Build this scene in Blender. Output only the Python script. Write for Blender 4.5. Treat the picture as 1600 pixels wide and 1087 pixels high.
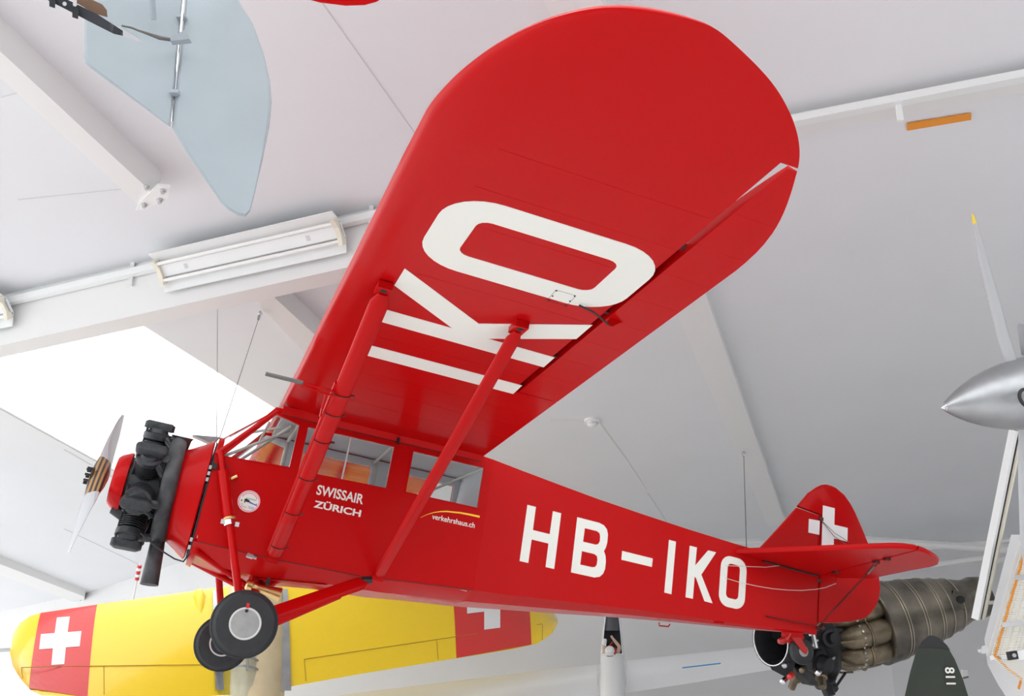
import bpy, bmesh, math, random
from mathutils import Vector, Matrix
from mathutils.geometry import tessellate_polygon
random.seed(7)
for o in list(bpy.data.objects): bpy.data.objects.remove(o)
scene = bpy.context.scene
COL = scene.collection
# ------------------------------------------------------------------ camera, sky, exposure
FPX, PX, PY = 1555.556, 800.0, 533.5          # 35 mm lens on a 36 mm frame, 1600 px wide
TH = math.radians(18.5)                        # camera looks up by 18.5 degrees
CAM = Vector((0, 0, 4.0))
cd_ = bpy.data.cameras.new('camera'); cam = bpy.data.objects.new('camera', cd_); COL.objects.link(cam)
cam.location = CAM; cam.rotation_euler = (math.pi/2 + TH, 0, 0)
cd_.sensor_width = 36; cd_.lens = 35; cd_.shift_y = -10/1600; cd_.clip_end = 300
scene.camera = cam
w = bpy.data.worlds.new('overcast_sky'); scene.world = w; w.use_nodes = True
bg = w.node_tree.nodes['Background']; bg.inputs[0].default_value = (0.97, 0.985, 1.0, 1); bg.inputs[1].default_value = 2.5
vs = scene.view_settings
vs.view_transform = 'Standard'; vs.look = 'None'; vs.gamma = 1; vs.use_curve_mapping = False; vs.exposure = 0.20
# ------------------------------------------------------------------ helpers
RCW = Matrix(((1, 0, 0), (0, math.sin(TH), math.cos(TH)), (0, -math.cos(TH), math.sin(TH))))
def ray(u, v): return RCW @ Vector(((u-PX)/FPX, (v-PY)/FPX, 1))
def at(u, v, d): return CAM + ray(u, v)*d                      # a point d metres in front of the camera
def onp(u, v, n, k):                                           # the point of a plane n.p = k
    n = Vector(n); r = ray(u, v); return CAM + r*((k - n.dot(CAM))/n.dot(r))
MATS = {}
def mat(name, col, rough=.5, metal=0, coat=0, noise=0, nscale=3, bump=0, bscale=60, col2=None, emit=0, spec=.5, trans=0):
    if name in MATS: return MATS[name]
    m = bpy.data.materials.new(name); m.use_nodes = True; nt = m.node_tree; b = nt.nodes['Principled BSDF']
    b.inputs['Base Color'].default_value = (*col, 1); b.inputs['Roughness'].default_value = rough
    b.inputs['Metallic'].default_value = metal; b.inputs['Coat Weight'].default_value = coat
    b.inputs['Coat Roughness'].default_value = .08; b.inputs['Specular IOR Level'].default_value = spec
    if trans: b.inputs['Transmission Weight'].default_value = trans
    if noise or bump:
        tc = nt.nodes.new('ShaderNodeTexCoord')
    if noise:
        n = nt.nodes.new('ShaderNodeTexNoise'); n.inputs['Scale'].default_value = nscale; n.inputs['Detail'].default_value = 6
        r = nt.nodes.new('ShaderNodeValToRGB'); c2 = col2 or tuple(max(0, c*(1-noise)) for c in col)
        r.color_ramp.elements[0].color = (*c2, 1); r.color_ramp.elements[1].color = (*col, 1)
        r.color_ramp.elements[0].position = .35; r.color_ramp.elements[1].position = .65
        nt.links.new(tc.outputs['Object'], n.inputs['Vector']); nt.links.new(n.outputs['Fac'], r.inputs[0])
        nt.links.new(r.outputs[0], b.inputs['Base Color'])
    if bump:
        n2 = nt.nodes.new('ShaderNodeTexNoise'); n2.inputs['Scale'].default_value = bscale; n2.inputs['Detail'].default_value = 3
        bp = nt.nodes.new('ShaderNodeBump'); bp.inputs['Strength'].default_value = bump; bp.inputs['Distance'].default_value = .01
        nt.links.new(tc.outputs['Object'], n2.inputs['Vector']); nt.links.new(n2.outputs['Fac'], bp.inputs['Height'])
        nt.links.new(bp.outputs[0], b.inputs['Normal'])
    MATS[name] = m; return m
def glass(name, tint=(1, 1, 1), clear=.85, milky=0, rough=.02):
    m = bpy.data.materials.new(name); m.use_nodes = True; nt = m.node_tree; nt.nodes.clear()
    out = nt.nodes.new('ShaderNodeOutputMaterial'); t = nt.nodes.new('ShaderNodeBsdfTransparent'); t.inputs[0].default_value = (*tint, 1)
    g = nt.nodes.new('ShaderNodeBsdfGlossy'); g.inputs['Roughness'].default_value = rough
    lw = nt.nodes.new('ShaderNodeLayerWeight'); lw.inputs[0].default_value = .5; pw = nt.nodes.new('ShaderNodeMath'); pw.operation = 'POWER'; pw.inputs[1].default_value = 4
    fr = nt.nodes.new('ShaderNodeMath'); fr.operation = 'MULTIPLY_ADD'; fr.inputs[1].default_value = .45; fr.inputs[2].default_value = .02
    nt.links.new(lw.outputs['Facing'], pw.inputs[0]); nt.links.new(pw.outputs[0], fr.inputs[0])
    mx = nt.nodes.new('ShaderNodeMixShader'); nt.links.new(fr.outputs[0], mx.inputs[0]); nt.links.new(t.outputs[0], mx.inputs[1]); nt.links.new(g.outputs[0], mx.inputs[2])
    if milky:
        tl = nt.nodes.new('ShaderNodeBsdfTranslucent'); tl.inputs[0].default_value = (.97, .98, 1, 1)
        m2 = nt.nodes.new('ShaderNodeMixShader'); m2.inputs[0].default_value = milky
        nt.links.new(mx.outputs[0], m2.inputs[1]); nt.links.new(tl.outputs[0], m2.inputs[2]); mx = m2
    nt.links.new(mx.outputs[0], out.inputs[0]); MATS[name] = m; return m
def mesh_of(v, f, smooth=None):
    me = bpy.data.meshes.new('m'); bm = bmesh.new()
    bv = [bm.verts.new(p) for p in v]
    for q in f:
        try: bm.faces.new([bv[i] for i in q])
        except ValueError: pass
    bmesh.ops.remove_doubles(bm, verts=bm.verts, dist=1e-6)
    bmesh.ops.recalc_face_normals(bm, faces=bm.faces)
    bm.to_mesh(me); bm.free()
    if smooth:
        me.polygons.foreach_set('use_smooth', [True]*len(me.polygons)); me.set_sharp_from_angle(angle=math.radians(smooth))
    return me
def ob(name, vf, m, parent=None, smooth=None, flip=False):
    v, f = vf
    if flip: v = [(p[0], -p[1], p[2]) for p in v]
    me = mesh_of(v, f, smooth); me.name = name
    o = bpy.data.objects.new(name, me); COL.objects.link(o); o.parent = parent
    me.materials.append(MATS[m] if isinstance(m, str) else m); return o
def inst(name, me, parent=None, loc=(0, 0, 0), rot=None):
    o = bpy.data.objects.new(name, me); COL.objects.link(o); o.parent = parent; o.location = loc
    if rot is not None: o.rotation_euler = rot
    return o
def empty(name, loc=(0, 0, 0)):
    o = bpy.data.objects.new(name, None); COL.objects.link(o); o.location = loc; o.empty_display_size = .2; return o
def tag(o, label, cat=None, group=None, kind=None):
    o['label'] = label
    if cat: o['category'] = cat
    if group: o['group'] = group
    if kind: o['kind'] = kind
    return o
def join(*parts):
    V, F = [], []
    for v, f in parts:
        n = len(V); V += [tuple(p) for p in v]; F += [tuple(i+n for i in q) for q in f]
    return V, F
def box(c, s, R=None):
    c = Vector(c); v = []
    for x in (-1, 1):
        for y in (-1, 1):
            for z in (-1, 1):
                p = Vector((x*s[0]/2, y*s[1]/2, z*s[2]/2)); v.append(c + (R @ p if R else p))
    return v, [(0, 1, 3, 2), (4, 6, 7, 5), (0, 4, 5, 1), (2, 3, 7, 6), (0, 2, 6, 4), (1, 5, 7, 3)]
def frame(d, up=(0, 0, 1)):                                    # orthonormal axes with d first
    d = Vector(d).normalized(); u = Vector(up)
    if abs(d.dot(u.normalized())) > .98: u = Vector((1, 0, 0))
    s = u.cross(d).normalized(); u = d.cross(s).normalized(); return d, s, u
def beam(a, b, wd, h, up=(0, 0, 1)):                           # rectangular bar from a to b
    a, b = Vector(a), Vector(b); d, s, u = frame(b-a, up); v = []
    for p in (a, b):
        for i, j in ((-1, -1), (1, -1), (1, 1), (-1, 1)): v.append(p + s*(wd/2*i) + u*(h/2*j))
    return v, [(0, 1, 2, 3), (7, 6, 5, 4), (0, 4, 5, 1), (1, 5, 6, 2), (2, 6, 7, 3), (3, 7, 4, 0)]
def tube(path, r, n=10, flat=1, up=(0, 0, 1)):                 # round or oval tube along a path
    path = [Vector(p) for p in path]; k = len(path); rr = r if isinstance(r, (list, tuple)) else [r]*k
    v, f = [], []
    for i, p in enumerate(path):
        t = path[min(i+1, k-1)] - path[max(i-1, 0)]; d, s, u = frame(t, up)
        for j in range(n):
            a = 2*math.pi*j/n; v.append(p + s*(math.cos(a)*rr[i]) + u*(math.sin(a)*rr[i]*flat))
    for i in range(k-1):
        for j in range(n): f.append((i*n+j, i*n+(j+1) % n, (i+1)*n+(j+1) % n, (i+1)*n+j))
    f.append(tuple(range(n))); f.append(tuple((k-1)*n+j for j in range(n)))
    return v, f
def lathe(prof, o, d, n=24, caps=True, up=(0, 0, 1)):          # profile of (distance along d, radius)
    o = Vector(o); d, s, u = frame(d, up); v, f = [], []
    for t, r in prof:
        for j in range(n):
            a = 2*math.pi*j/n; v.append(o + d*t + (s*math.cos(a) + u*math.sin(a))*max(r, 1e-5))
    for i in range(len(prof)-1):
        for j in range(n): f.append((i*n+j, i*n+(j+1) % n, (i+1)*n+(j+1) % n, (i+1)*n+j))
    if caps: f.append(tuple(range(n))); f.append(tuple((len(prof)-1)*n+j for j in range(n)))
    return v, f
def torus(o, d, R, r, n=36, k=10, a0=0, a1=2*math.pi):
    o = Vector(o); d, s, u = frame(d); full = abs(a1-a0-2*math.pi) < 1e-6; v, f = [], []; m = n if full else n+1
    for i in range(m):
        a = a0 + (a1-a0)*i/n; e = s*math.cos(a) + u*math.sin(a)
        for j in range(k):
            b = 2*math.pi*j/k; v.append(o + e*(R + r*math.cos(b)) + d*(r*math.sin(b)))
    for i in range(n):
        i2 = (i+1) % m
        for j in range(k): f.append((i*k+j, i*k+(j+1) % k, i2*k+(j+1) % k, i2*k+j))
    if not full: f.append(tuple(range(k))); f.append(tuple((m-1)*k+j for j in range(k)))
    return v, f
def plate(loops, off):                                         # polygon with holes (3-D loops), given thickness vector
    loops = [[Vector(p) for p in l] for l in loops]; off = Vector(off)
    tri = tessellate_polygon(loops); flat = [p for l in loops for p in l]; n = len(flat)
    v = flat + [p+off for p in flat]; f = [tuple(t) for t in tri] + [tuple(n+i for i in t) for t in tri]; b = 0
    for l in loops:
        for i in range(len(l)):
            j = (i+1) % len(l); f.append((b+i, b+j, n+b+j, n+b+i))
        b += len(l)
    return v, f
def loft(secs, caps=True, closed=True):
    n = len(secs[0]); v = [p for s in secs for p in s]; f = []
    for i in range(len(secs)-1):
        for j in range(n if closed else n-1): f.append((i*n+j, i*n+(j+1) % n, (i+1)*n+(j+1) % n, (i+1)*n+j))
    if caps and closed: f.append(tuple(range(n))); f.append(tuple((len(secs)-1)*n+j for j in range(n)))
    return v, f
def rrect(x0, x1, z0, z1, r, n=6, rz=None):
    rz = rz or r; out = []
    for cx, cz, a in ((x1-r, z1-rz, 0), (x0+r, z1-rz, 90), (x0+r, z0+rz, 180), (x1-r, z0+rz, 270)):
        for i in range(n+1):
            t = math.radians(a + 90*i/n); out.append((cx + r*math.cos(t), cz + rz*math.sin(t)))
    return out
def text_vf(s, w_, h_, bold=0, depth=0.0):                    # flat lettering scaled to a box (origin bottom left)
    c = bpy.data.curves.new('t', 'FONT'); c.body = s; c.size = 1; c.offset = bold; c.resolution_u = 4
    o = bpy.data.objects.new('t', c); COL.objects.link(o); dg = bpy.context.evaluated_depsgraph_get()
    me = bpy.data.meshes.new_from_object(o.evaluated_get(dg)); v = [p.co.copy() for p in me.vertices]; f = [tuple(p.vertices) for p in me.polygons]
    bpy.data.objects.remove(o); bpy.data.meshes.remove(me)
    x0 = min(p.x for p in v); x1 = max(p.x for p in v); y0 = min(p.y for p in v); y1 = max(p.y for p in v)
    return [((p.x-x0)/(x1-x0)*w_, (p.y-y0)/(y1-y0)*h_) for p in v], f
def interp(pts, x):
    for (a, b), (c, d) in zip(pts, pts[1:]):
        if x <= c: return b + (d-b)*(x-a)/(c-a) if x > a else b
    return pts[-1][1]
# ------------------------------------------------------------------ materials
def red_paint():
    m = mat('red_paint', (.48, .0028, .0035), .25, coat=.05, spec=.10)
    nt = m.node_tree; b = nt.nodes['Principled BSDF']; tc = nt.nodes.new('ShaderNodeTexCoord')
    n = nt.nodes.new('ShaderNodeTexNoise'); n.inputs['Scale'].default_value = 1.7; n.inputs['Detail'].default_value = 2
    bp = nt.nodes.new('ShaderNodeBump'); bp.inputs['Strength'].default_value = .25; bp.inputs['Distance'].default_value = .02
    nt.links.new(tc.outputs['Object'], n.inputs['Vector']); nt.links.new(n.outputs['Fac'], bp.inputs['Height'])
    nt.links.new(bp.outputs[0], b.inputs['Normal']); nt.links.new(bp.outputs[0], b.inputs['Coat Normal'])
red_paint()
mat('bright_red', (.60, .012, .012), .35, coat=.4)
mat('fork_red', (.42, .006, .006), .35)
mat('letter_white', (.80, .80, .74), .45)
mat('cabin_grey', (.72, .73, .75), .6)
mat('cabin_tube', (.62, .61, .56), .4)
mat('seam_dark', (.10, .004, .004), .6)
mat('black_engine', (.030, .035, .040), .42, noise=.5, nscale=25, bump=.3, bscale=70)
mat('sooty_pipe', (.11, .115, .12), .5, noise=.75, nscale=4, col2=(.014, .015, .018))
mat('steel', (.62, .63, .64), .3, metal=1)
mat('polished', (.82, .83, .85), .14, metal=1)
mat('alu', (.45, .46, .47), .42, metal=1, noise=.15, nscale=6)
mat('brass', (.72, .50, .22), .28, metal=1)
mat('rubber', (.022, .024, .027), .62, noise=.3, nscale=20)
mat('hub_grey', (.34, .35, .34), .5, noise=.12, nscale=14)
mat('rim_grey', (.62, .62, .60), .4)
mat('cable', (.16, .16, .15), .5, metal=.6)
mat('black', (.012, .012, .014), .5)
mat('white_paint', (.80, .80, .80), .55)
mat('ceiling_white', (.80, .815, .835), .85, noise=.03, nscale=.4)
mat('wall_white', (.76, .76, .76), .85, noise=.04, nscale=.5)
mat('floor_grey', (.88, .87, .87), .5, noise=.4, nscale=.33, col2=(.58, .57, .57)); mat('hall_grey', (.40, .40, .41), .8)
mat('beam_white', (.82, .82, .81), .6)
mat('seam_grey', (.66, .66, .67), .8)
mat('fixture_white', (.86, .88, .87), .35)
mat('tube_white', (.92, .92, .90), .3)
mat('ivory', (.82, .79, .66), .5)
mat('orange', (.85, .32, .03), .5)
mat('yellow_paint', (.96, .66, .010), .32, coat=.4)
mat('flag_red', (.72, .035, .03), .4, coat=.3)
mat('flag_white', (.86, .86, .86), .4)
mat('blue', (.05, .30, .62), .5)
mat('metal_yellow_sheen', (.85, .72, .46), .40, metal=.6, noise=.1, nscale=4)  # gold tint paints the yellow wing's reflection into the grey metal
mat('tail_grey', (.335, .385, .415), .55, noise=.07, nscale=2.5)
mat('olive', (.022, .030, .019), .5, noise=.2, nscale=5)
mat('jet_steel', (.28, .25, .20), .38, metal=.95, noise=.5, nscale=2.2, col2=(.10, .092, .08))
mat('jet_brass', (.30, .25, .17), .4, metal=.9, noise=.5, nscale=6)
mat('gelcoat', (.84, .85, .85), .25, coat=.5)
mat('skin', (.62, .42, .32), .6)
mat('dark_cloth', (.03, .032, .04), .8)
mat('yellow_tip', (.80, .58, .04), .5)
mat('sticker_blue', (.08, .14, .50), .5); mat('sticker_green', (.35, .55, .50), .5); mat('sticker_rose', (.70, .18, .30), .5)
glass('cabin_glass', (.97, .98, .98)); glass('canopy_glass', (.78, .80, .82), rough=.03); glass('skylight_glass', (1, 1, 1), milky=.45); glass('roof_glass'); glass('bright_glass', (.80, .85, .90), rough=.03); mat('hub_blue', (.03, .045, .09), .3)
# ------------------------------------------------------------------ the hall
CN, CK = (0, .151, 1), 10.86                                   # underside of the sloping roof: z + .151 y = 10.86
def onc(u, v, down=0): return onp(u, v, CN, CK - down)
NC = Vector(CN).normalized()
eav_px = [(-140, 985), (132, 927), (282, 878), (430, 840), (1370, 842), (1760, 872)]
eav = [onc(u, v) for u, v in eav_px]
def zc(x, y): return CK - .151*y
XG = -12.5  # ceiling cut short here for the added left glazing
YG = 5.2                                                       # added roof glazing starts here, out of view, to brighten the hall
near = [Vector((eav[-1].x+1, YG, zc(0, YG))), Vector((XG, YG, zc(0, YG))), Vector((XG, 15, zc(0, 15))), Vector((-19, 25, zc(0, 25))), Vector((eav[0].x-.5, eav[0].y, zc(0, eav[0].y)))]
sky_px = [(-90, 548), (195, 489), (435, 640), (520, 692), (340, 825), (110, 700), (-90, 590)]
sky = [onc(u, v) for u, v in sky_px]
tag(ob('ceiling', plate([eav + near, sky], NC*.12), 'ceiling_white'), 'white sloping ceiling of the hall', kind='structure')
for i, side in enumerate(('left', 'corner', 'back_left', 'back', 'right')):
    a, b = eav[i], eav[i+1]; n = Vector((-(b-a).y, (b-a).x, 0)).normalized()*.2
    tag(ob('wall_'+side, plate([[a+Vector((0, 0, .1)), b+Vector((0, 0, .1)), Vector((b.x, b.y, 0)), Vector((a.x, a.y, 0))]], n), 'wall_white'),
        'white hall wall, '+side.replace('_', ' ')+' stretch', kind='structure')
e5 = eav[-1]
tag(ob('wall_side', box((e5.x+.6, (e5.y-3)/2, 5.6), (.2, e5.y+3, 11.2)), 'wall_white'), 'white side wall right of the picture', kind='structure')
tag(ob('wall_front_added', box((-4, -9.2, 5), (56, .2, 14)), 'hall_grey'), 'unseen grey hall wall added behind the camera to dim reflections', kind='structure')  # added out of view so the red paint mirrors less bright sky
tag(ob('floor', box((-8, 15, -.1), (64, 52, .2)), 'floor_grey'), 'pale grey hall floor', kind='structure')
gr_ = tag(ob('window_near_added', join(*[beam((x, YG, zc(0, YG)+.1), (x, -9, zc(0, -9)+.1), .10, .16) for x in range(-24, 17, 4)]), 'beam_white'), 'unseen glazed roof added over the near part of the hall to let in daylight', kind='structure')  # added out of view: sky light reaches the floor and bounces up
for x in range(-24, 16, 4): ob('pane', plate([[(x+.06, YG, zc(0, YG)+.1), (x+3.94, YG, zc(0, YG)+.1), (x+3.94, -9, zc(0, -9)+.1), (x+.06, -9, zc(0, -9)+.1)]], (0, 0, .01)), 'roof_glass', gr_)
gl_ = tag(ob('window_left_added', join(*[beam((-34, y, zc(0, y)+.1), (XG-.05, y, zc(0, y)+.1), .10, .16) for y in range(6, 15, 4)]), 'beam_white'), 'unseen glazed roof added over the left part of the hall to brighten that side', kind='structure')  # added out of view to lift the light on the left
for y in (6, 10): ob('pane', plate([[(-34, y+.06, zc(0, y)+.1), (XG-.05, y+.06, zc(0, y)+.1), (XG-.05, y+3.94, zc(0, y+4)+.1), (-34, y+3.94, zc(0, y+4)+.1)]], (0, 0, .01)), 'roof_glass', gl_)
# skylight
sk = tag(ob('window_1', plate([[p + NC*.02 for p in sky], [p + (sum(sky, Vector())/len(sky) - p)*.02 + NC*.02 for p in sky]], NC*.16), 'beam_white'), 'long skylight strip in the ceiling', kind='structure')
def lerp(a, b, t): return a + (b-a)*t
U = [sky[1], sky[2], sky[3]]; Lw = [sky[6], sky[5], sky[4]]
def along(l, t): return lerp(l[0], l[1], t*2) if t < .5 else lerp(l[1], l[2], t*2-1)
ob('pane', plate([[p + NC*.10 for p in sky]], NC*.02), 'skylight_glass', sk)
for t in (.12, .3, .48, .66, .84):
    a, b = along(U, t), along(Lw, t); m_ = (a+b)/2 + NC*.9
    arc = [lerp(lerp(a, m_, s), lerp(m_, b, s), s) + NC*.2 for s in [i/10 for i in range(11)]]
    ob('glazing_rib', tube(arc, .03, 6), 'beam_white', sk)
for t in (.35, .7):
    ob('glazing_bar', beam(lerp(sky[1], sky[0], t)+NC*.25, lerp(sky[3], sky[4], t)+NC*.25, .04, .05), 'beam_white', sk)
# girders and rafters on the ceiling
def strip(name, p0, p1, wd, h, label, drop=0, up=None, m='beam_white'):
    up = up or NC; a = onc(*p0) - NC*(h/2+drop); b = onc(*p1) - NC*(h/2+drop)
    return tag(ob(name, beam(a, b, wd, h, up), m), label, 'beam', kind='structure')
def face_girder(name, top, bot, depth, label):                 # front face between two pixel lines, top edge on the ceiling
    a, b = onc(*top[0]), onc(*top[1])
    n = (b-a).cross(Vector((0, 0, 1))).normalized()
    if n.y > 0: n = -n
    c, d = onp(*bot[0], n, n.dot(a)), onp(*bot[1], n, n.dot(a))
    return tag(ob(name, plate([[a + NC*.05, b + NC*.05, d, c]], -n*depth), 'beam_white'), label, 'beam', kind='structure'), n, a, b, c, d
g1, gn, ga, gb, gc, gd = face_girder('roof_girder', [(-120, 490), (900, 250)], [(-120, 567), (900, 337)], .35, 'broad white girder carrying the fluorescent lights above the skylight')
g2, hn, ha, hb, hc, hd = face_girder('roof_girder', [(1000, 223), (1720, 84)], [(1000, 240), (1720, 97)], .3, 'slim white girder high on the right beyond the wing tip')
def on_g(u, v, off=0): return onp(u, v, gn, gn.dot(ga) + off)
gax = (gb-ga).normalized()
def rafter(p0, p1, q0, q1, h, label):                          # underside between two pixel lines on a plane h below the ceiling
    a, b, c, d = onc(*p0, h), onc(*p1, h), onc(*q0, h), onc(*q1, h)
    return tag(ob('rafter_beam', plate([[a, b, d, c]], NC*h), 'beam_white'), label, 'beam', kind='structure')
r0 = rafter((-60, 24), (246, 309), (-60, 66), (214, 318), .34, 'white rafter running down the ceiling at the upper left')
rafter((845, -10), (1200, 822), (938, -10), (1228, 818), .16, 'long white rafter running down behind the wing towards the tail fin')
r2 = rafter((368, 440), (520, 595), (402, 440), (545, 572), .30, 'white rafter below the girder with a hanging hook')
r3 = rafter((-60, 858), (132, 932), (-60, 876), (132, 946), .2, 'white rafter in the lower left corner above the yellow wing')
# bracket at the foot of the upper left rafter
br = tag(empty('rafter_bracket', onc(240, 308, .34)), 'white bolted steel bracket at the foot of the upper left rafter', 'bracket')
def loc(root, vf): return [Vector(p) - root.location for p in vf[0]], vf[1]
ob('base_plate', loc(br, plate([[onc(212, 329, .36), onc(228, 327, .36), onc(262, 310, .36), onc(266, 292, .36), onc(246, 290, .36), onc(218, 316, .36)]], NC*.03)), 'fixture_white', br)
for q in ((230, 291), (255, 297), (250, 312), (226, 319)):
    ob('bolt', loc(br, lathe([(0, .035), (.02, .035), (.02, .022), (.05, .02)], onc(*q, .36), -NC, 6)), 'steel', br)
# end bolts of the lower left rafter
for q in ((126, 937), (126, 942)): ob('bolt', lathe([(0, .03), (.03, .025)], onc(*q, .2), -NC, 6), 'steel', r3)
# fluorescent fittings
def fitting(pl, pr, off, label, group='fluorescent fittings'):
    N = (gn - NC*1.0).normalized(); a, b = [on_g(*q) + N*off for q in (pl, pr)]; X = (b-a).normalized(); Uv = N.cross(X).normalized()
    if Uv.z < 0: Uv = -Uv
    e = tag(empty('fluorescent_fitting', a), label, 'light fitting', group); Lh = (b-a).length
    def P(t, u, n): return X*t + Uv*(u*1.05) + N*n
    def ext(prof, t0=0, t1=None, th=None):
        t1 = Lh if t1 is None else t1
        return loft([[P(t0, u, n) for u, n in prof], [P(t1, u, n) for u, n in prof]])
    ob('reflector', ext([(.24, .07), (.10, -.04), (.10, -.055), (.25, .055)]), 'fixture_white', e)
    ob('reflector', ext([(-.24, .07), (-.10, -.04), (-.10, -.055), (-.25, .055)]), 'fixture_white', e)
    ob('spine', ext([(.10, -.06), (.07, .01), (-.07, .01), (-.10, -.06)]), 'fixture_white', e)
    for u in (.105, -.105):
        ob('fluorescent_tube', tube([P(.06, u, .05), P(Lh-.06, u, .05)], .022, 8), 'tube_white', e)
    for t in (0, Lh-.06):
        ob('lamp_holder', ext([(.15, .10), (.05, .05), (-.05, .05), (-.15, .10), (-.15, -.02), (.15, -.02)], t, t+.06), 'ivory', e)
    for t in (.3*Lh/2, Lh*.82):
        ob('slot', ext([(.03, .012), (.03, .014), (-.03, .014), (-.03, .012)], t, t+.05), 'seam_grey', e)
    return e
fitting((266, 414), (547, 350), .26, 'twin-tube fluorescent fitting on the girder beside the wing leading edge')
fitting((-230, 525), (32, 468), .26, 'twin-tube fluorescent fitting at the left picture edge on the girder')
def low_fitting(pl, pr, label):
    a, b = on_g(*pl, -.2), on_g(*pr, -.2); X = (b-a).normalized(); e = tag(empty('fluorescent_fitting', a), label, 'light fitting', 'fluorescent fittings')
    Lh = (b-a).length; Uv = Vector((0, 0, 1))
    ob('reflector', loft([[X*t + gn*n + Uv*u for n, u in ((.15, -.06), (.05, .05), (-.05, .05), (-.15, -.06), (-.15, -.075), (0, .03), (.15, -.075))] for t in (0, Lh)]), 'fixture_white', e)
    for n in (.06, -.06): ob('fluorescent_tube', tube([X*.05 + gn*n - Uv*.05, X*(Lh-.05) + gn*n - Uv*.05], .02, 8), 'tube_white', e)
low_fitting((326, 462), (640, 395), 'slim fluorescent fitting under the girder just above the hooked rafter')
low_fitting((-200, 580), (120, 512), 'slim fluorescent fitting under the girder above the skylight at left')
# conduit along the girder
cn = tag(empty('cable_conduit', on_g(34, 460, .05)), 'white cable conduit clipped along the top of the girder', 'conduit')
ob('channel', loc(cn, beam(on_g(-110, 500, .06), on_g(880, 267, .06), .10, .09)), 'fixture_white', cn)
for u, v in ((206, 428), (580, 340)): ob('clip', loc(cn, box(on_g(u, v, .02), (.05, .06, .34))), 'fixture_white', cn)
cn2 = tag(empty('cable_conduit', onc(1400, 165)), 'white cable conduit clipped below the right girder', 'conduit')
def on_h(u, v, off=0): return onp(u, v, hn, hn.dot(ha) + off)
ob('channel', loc(cn2, beam(on_h(1100, 216, .12), on_h(1700, 99, .12), .12, .08)), 'fixture_white', cn2)
ob('clip', loc(cn2, box(on_h(1404, 168, .10), (.05, .04, .30))), 'fixture_white', cn2)
# orange strip, smoke detector, ceiling joints
tag(ob('warning_strip', plate([[onc(1417, 192, .01), onc(1517, 176, .01), onc(1517, 185, .01), onc(1417, 202, .01)]], -NC*.02), 'orange'), 'long orange strip stuck flat on the grey ceiling', 'strip')
sd = tag(empty('smoke_detector', onc(925, 656)), 'round white smoke detector on the ceiling above the fuselage', 'smoke detector')
ob('base', lathe([(0, .14), (.04, .14), (.05, .12)], (0, 0, 0), -NC, 20), 'fixture_white', sd, 40)
ob('sensor_head', lathe([(.05, .10), (.10, .09), (.13, .05), (.13, .0)], (0, 0, 0), -NC, 20), 'fixture_white', sd, 40)
ob('sensor_grille', lathe([(.075, .102), (.09, .100)], (0, 0, 0), -NC, 20), 'seam_grey', sd)
for k, (p, q, wd) in enumerate((((937, 660), (978, 716), .02), ((978, 716), (1010, 764), .008), ((1012, 770), (1042, 815), .02), ((500, 0), (660, 225), .003), ((0, 152), (28, 145), .012), ((28, 312), (240, 290), .012), ((100, 826), (222, 884), .03), ((100, 702), (175, 745), .02), ((860, 656), (915, 656), .006))):
    tag(ob('trim_%d' % (k+1), beam(onc(*p, .003), onc(*q, .003), wd, .006, NC), 'seam_grey'), 'thin joint line in the ceiling', kind='structure')
# =================================================================== the red monoplane
RR = Matrix(((0.9302408522, 0.3365489967, 0.1462420243), (0.2526711150, -0.2984668027, -0.9203667070), (0.2661001024, -0.8931138452, 0.3626822231)))
CC = Vector((-0.5459545380, 8.6619154265, -2.2057994282))
AW = RCW @ RR                                                  # columns: aft, port, up in the world
AX, AY, AZ = AW.col[0], AW.col[1], AW.col[2]
plane = empty('monoplane')
org = CAM - AW @ CC
M4 = Matrix((( AX.x, -AY.x, AZ.x, org.x), (AX.y, -AY.y, AZ.y, org.y), (AX.z, -AY.z, AZ.z, org.z), (0, 0, 0, 1)))
plane.matrix_world = M4
tag(plane, 'red high-wing monoplane with white registration letters hanging in the centre of the hall', 'aircraft')
def to_world(p): return M4 @ Vector((p[0], -p[1], p[2]))
def rp(name, vf, m='red_paint', parent=None, smooth=None): return ob(name, vf, m, parent or plane, smooth, True)
# ---- wing
INC, DIH = math.radians(.308), math.radians(2.202)
cdv = Vector((math.cos(INC), 0, -math.sin(INC))); sdv = Vector((0, math.cos(DIH), math.sin(DIH))); nwv = cdv.cross(sdv)
def wp(x, y, z=0):
    if y < 0: q = wp(x, -y, z); return Vector((q.x, -q.y, q.z))
    if y < .5: b = Vector((0, y, 0)) + cdv*x + Vector((0, 0, 1))*z; return b
    return Vector((0, .5, 0)) + cdv*x + sdv*(y-.5) + nwv*z
LEp = [(0, 0), (4.976, 0), (5.06, .009), (5.238, .036), (5.438, .084), (5.69, .188), (5.846, .292), (5.952, .390), (6.032, .515), (6.075, .70), (6.082, .76)]
TEp = [(0, 1.789), (4.62, 1.789), (4.808, 1.779), (5.012, 1.742), (5.247, 1.66), (5.49, 1.536), (5.519, 1.524), (5.627, 1.462), (5.76, 1.347), (5.881, 1.197), (5.955, 1.086), (6.038, .897), (6.075, .81), (6.082, .765)]
def _cr(pts, k=6):
    out = []
    for i in range(len(pts)-1):
        p0, p1, p2, p3 = [Vector((*pts[min(max(j, 0), len(pts)-1)], 0)) for j in (i-1, i, i+1, i+2)]
        for j in range(k):
            t = j/k; out.append(.5*((2*p1) + (p2-p0)*t + (2*p0-5*p1+4*p2-p3)*t*t + (3*p1-p0-3*p2+p3)*t**3))
    return [(p.x, p.y) for p in out] + [pts[-1]]
_o = _cr([(4.7, 0)] + LEp[1:] + TEp[-2:0:-1])
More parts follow.
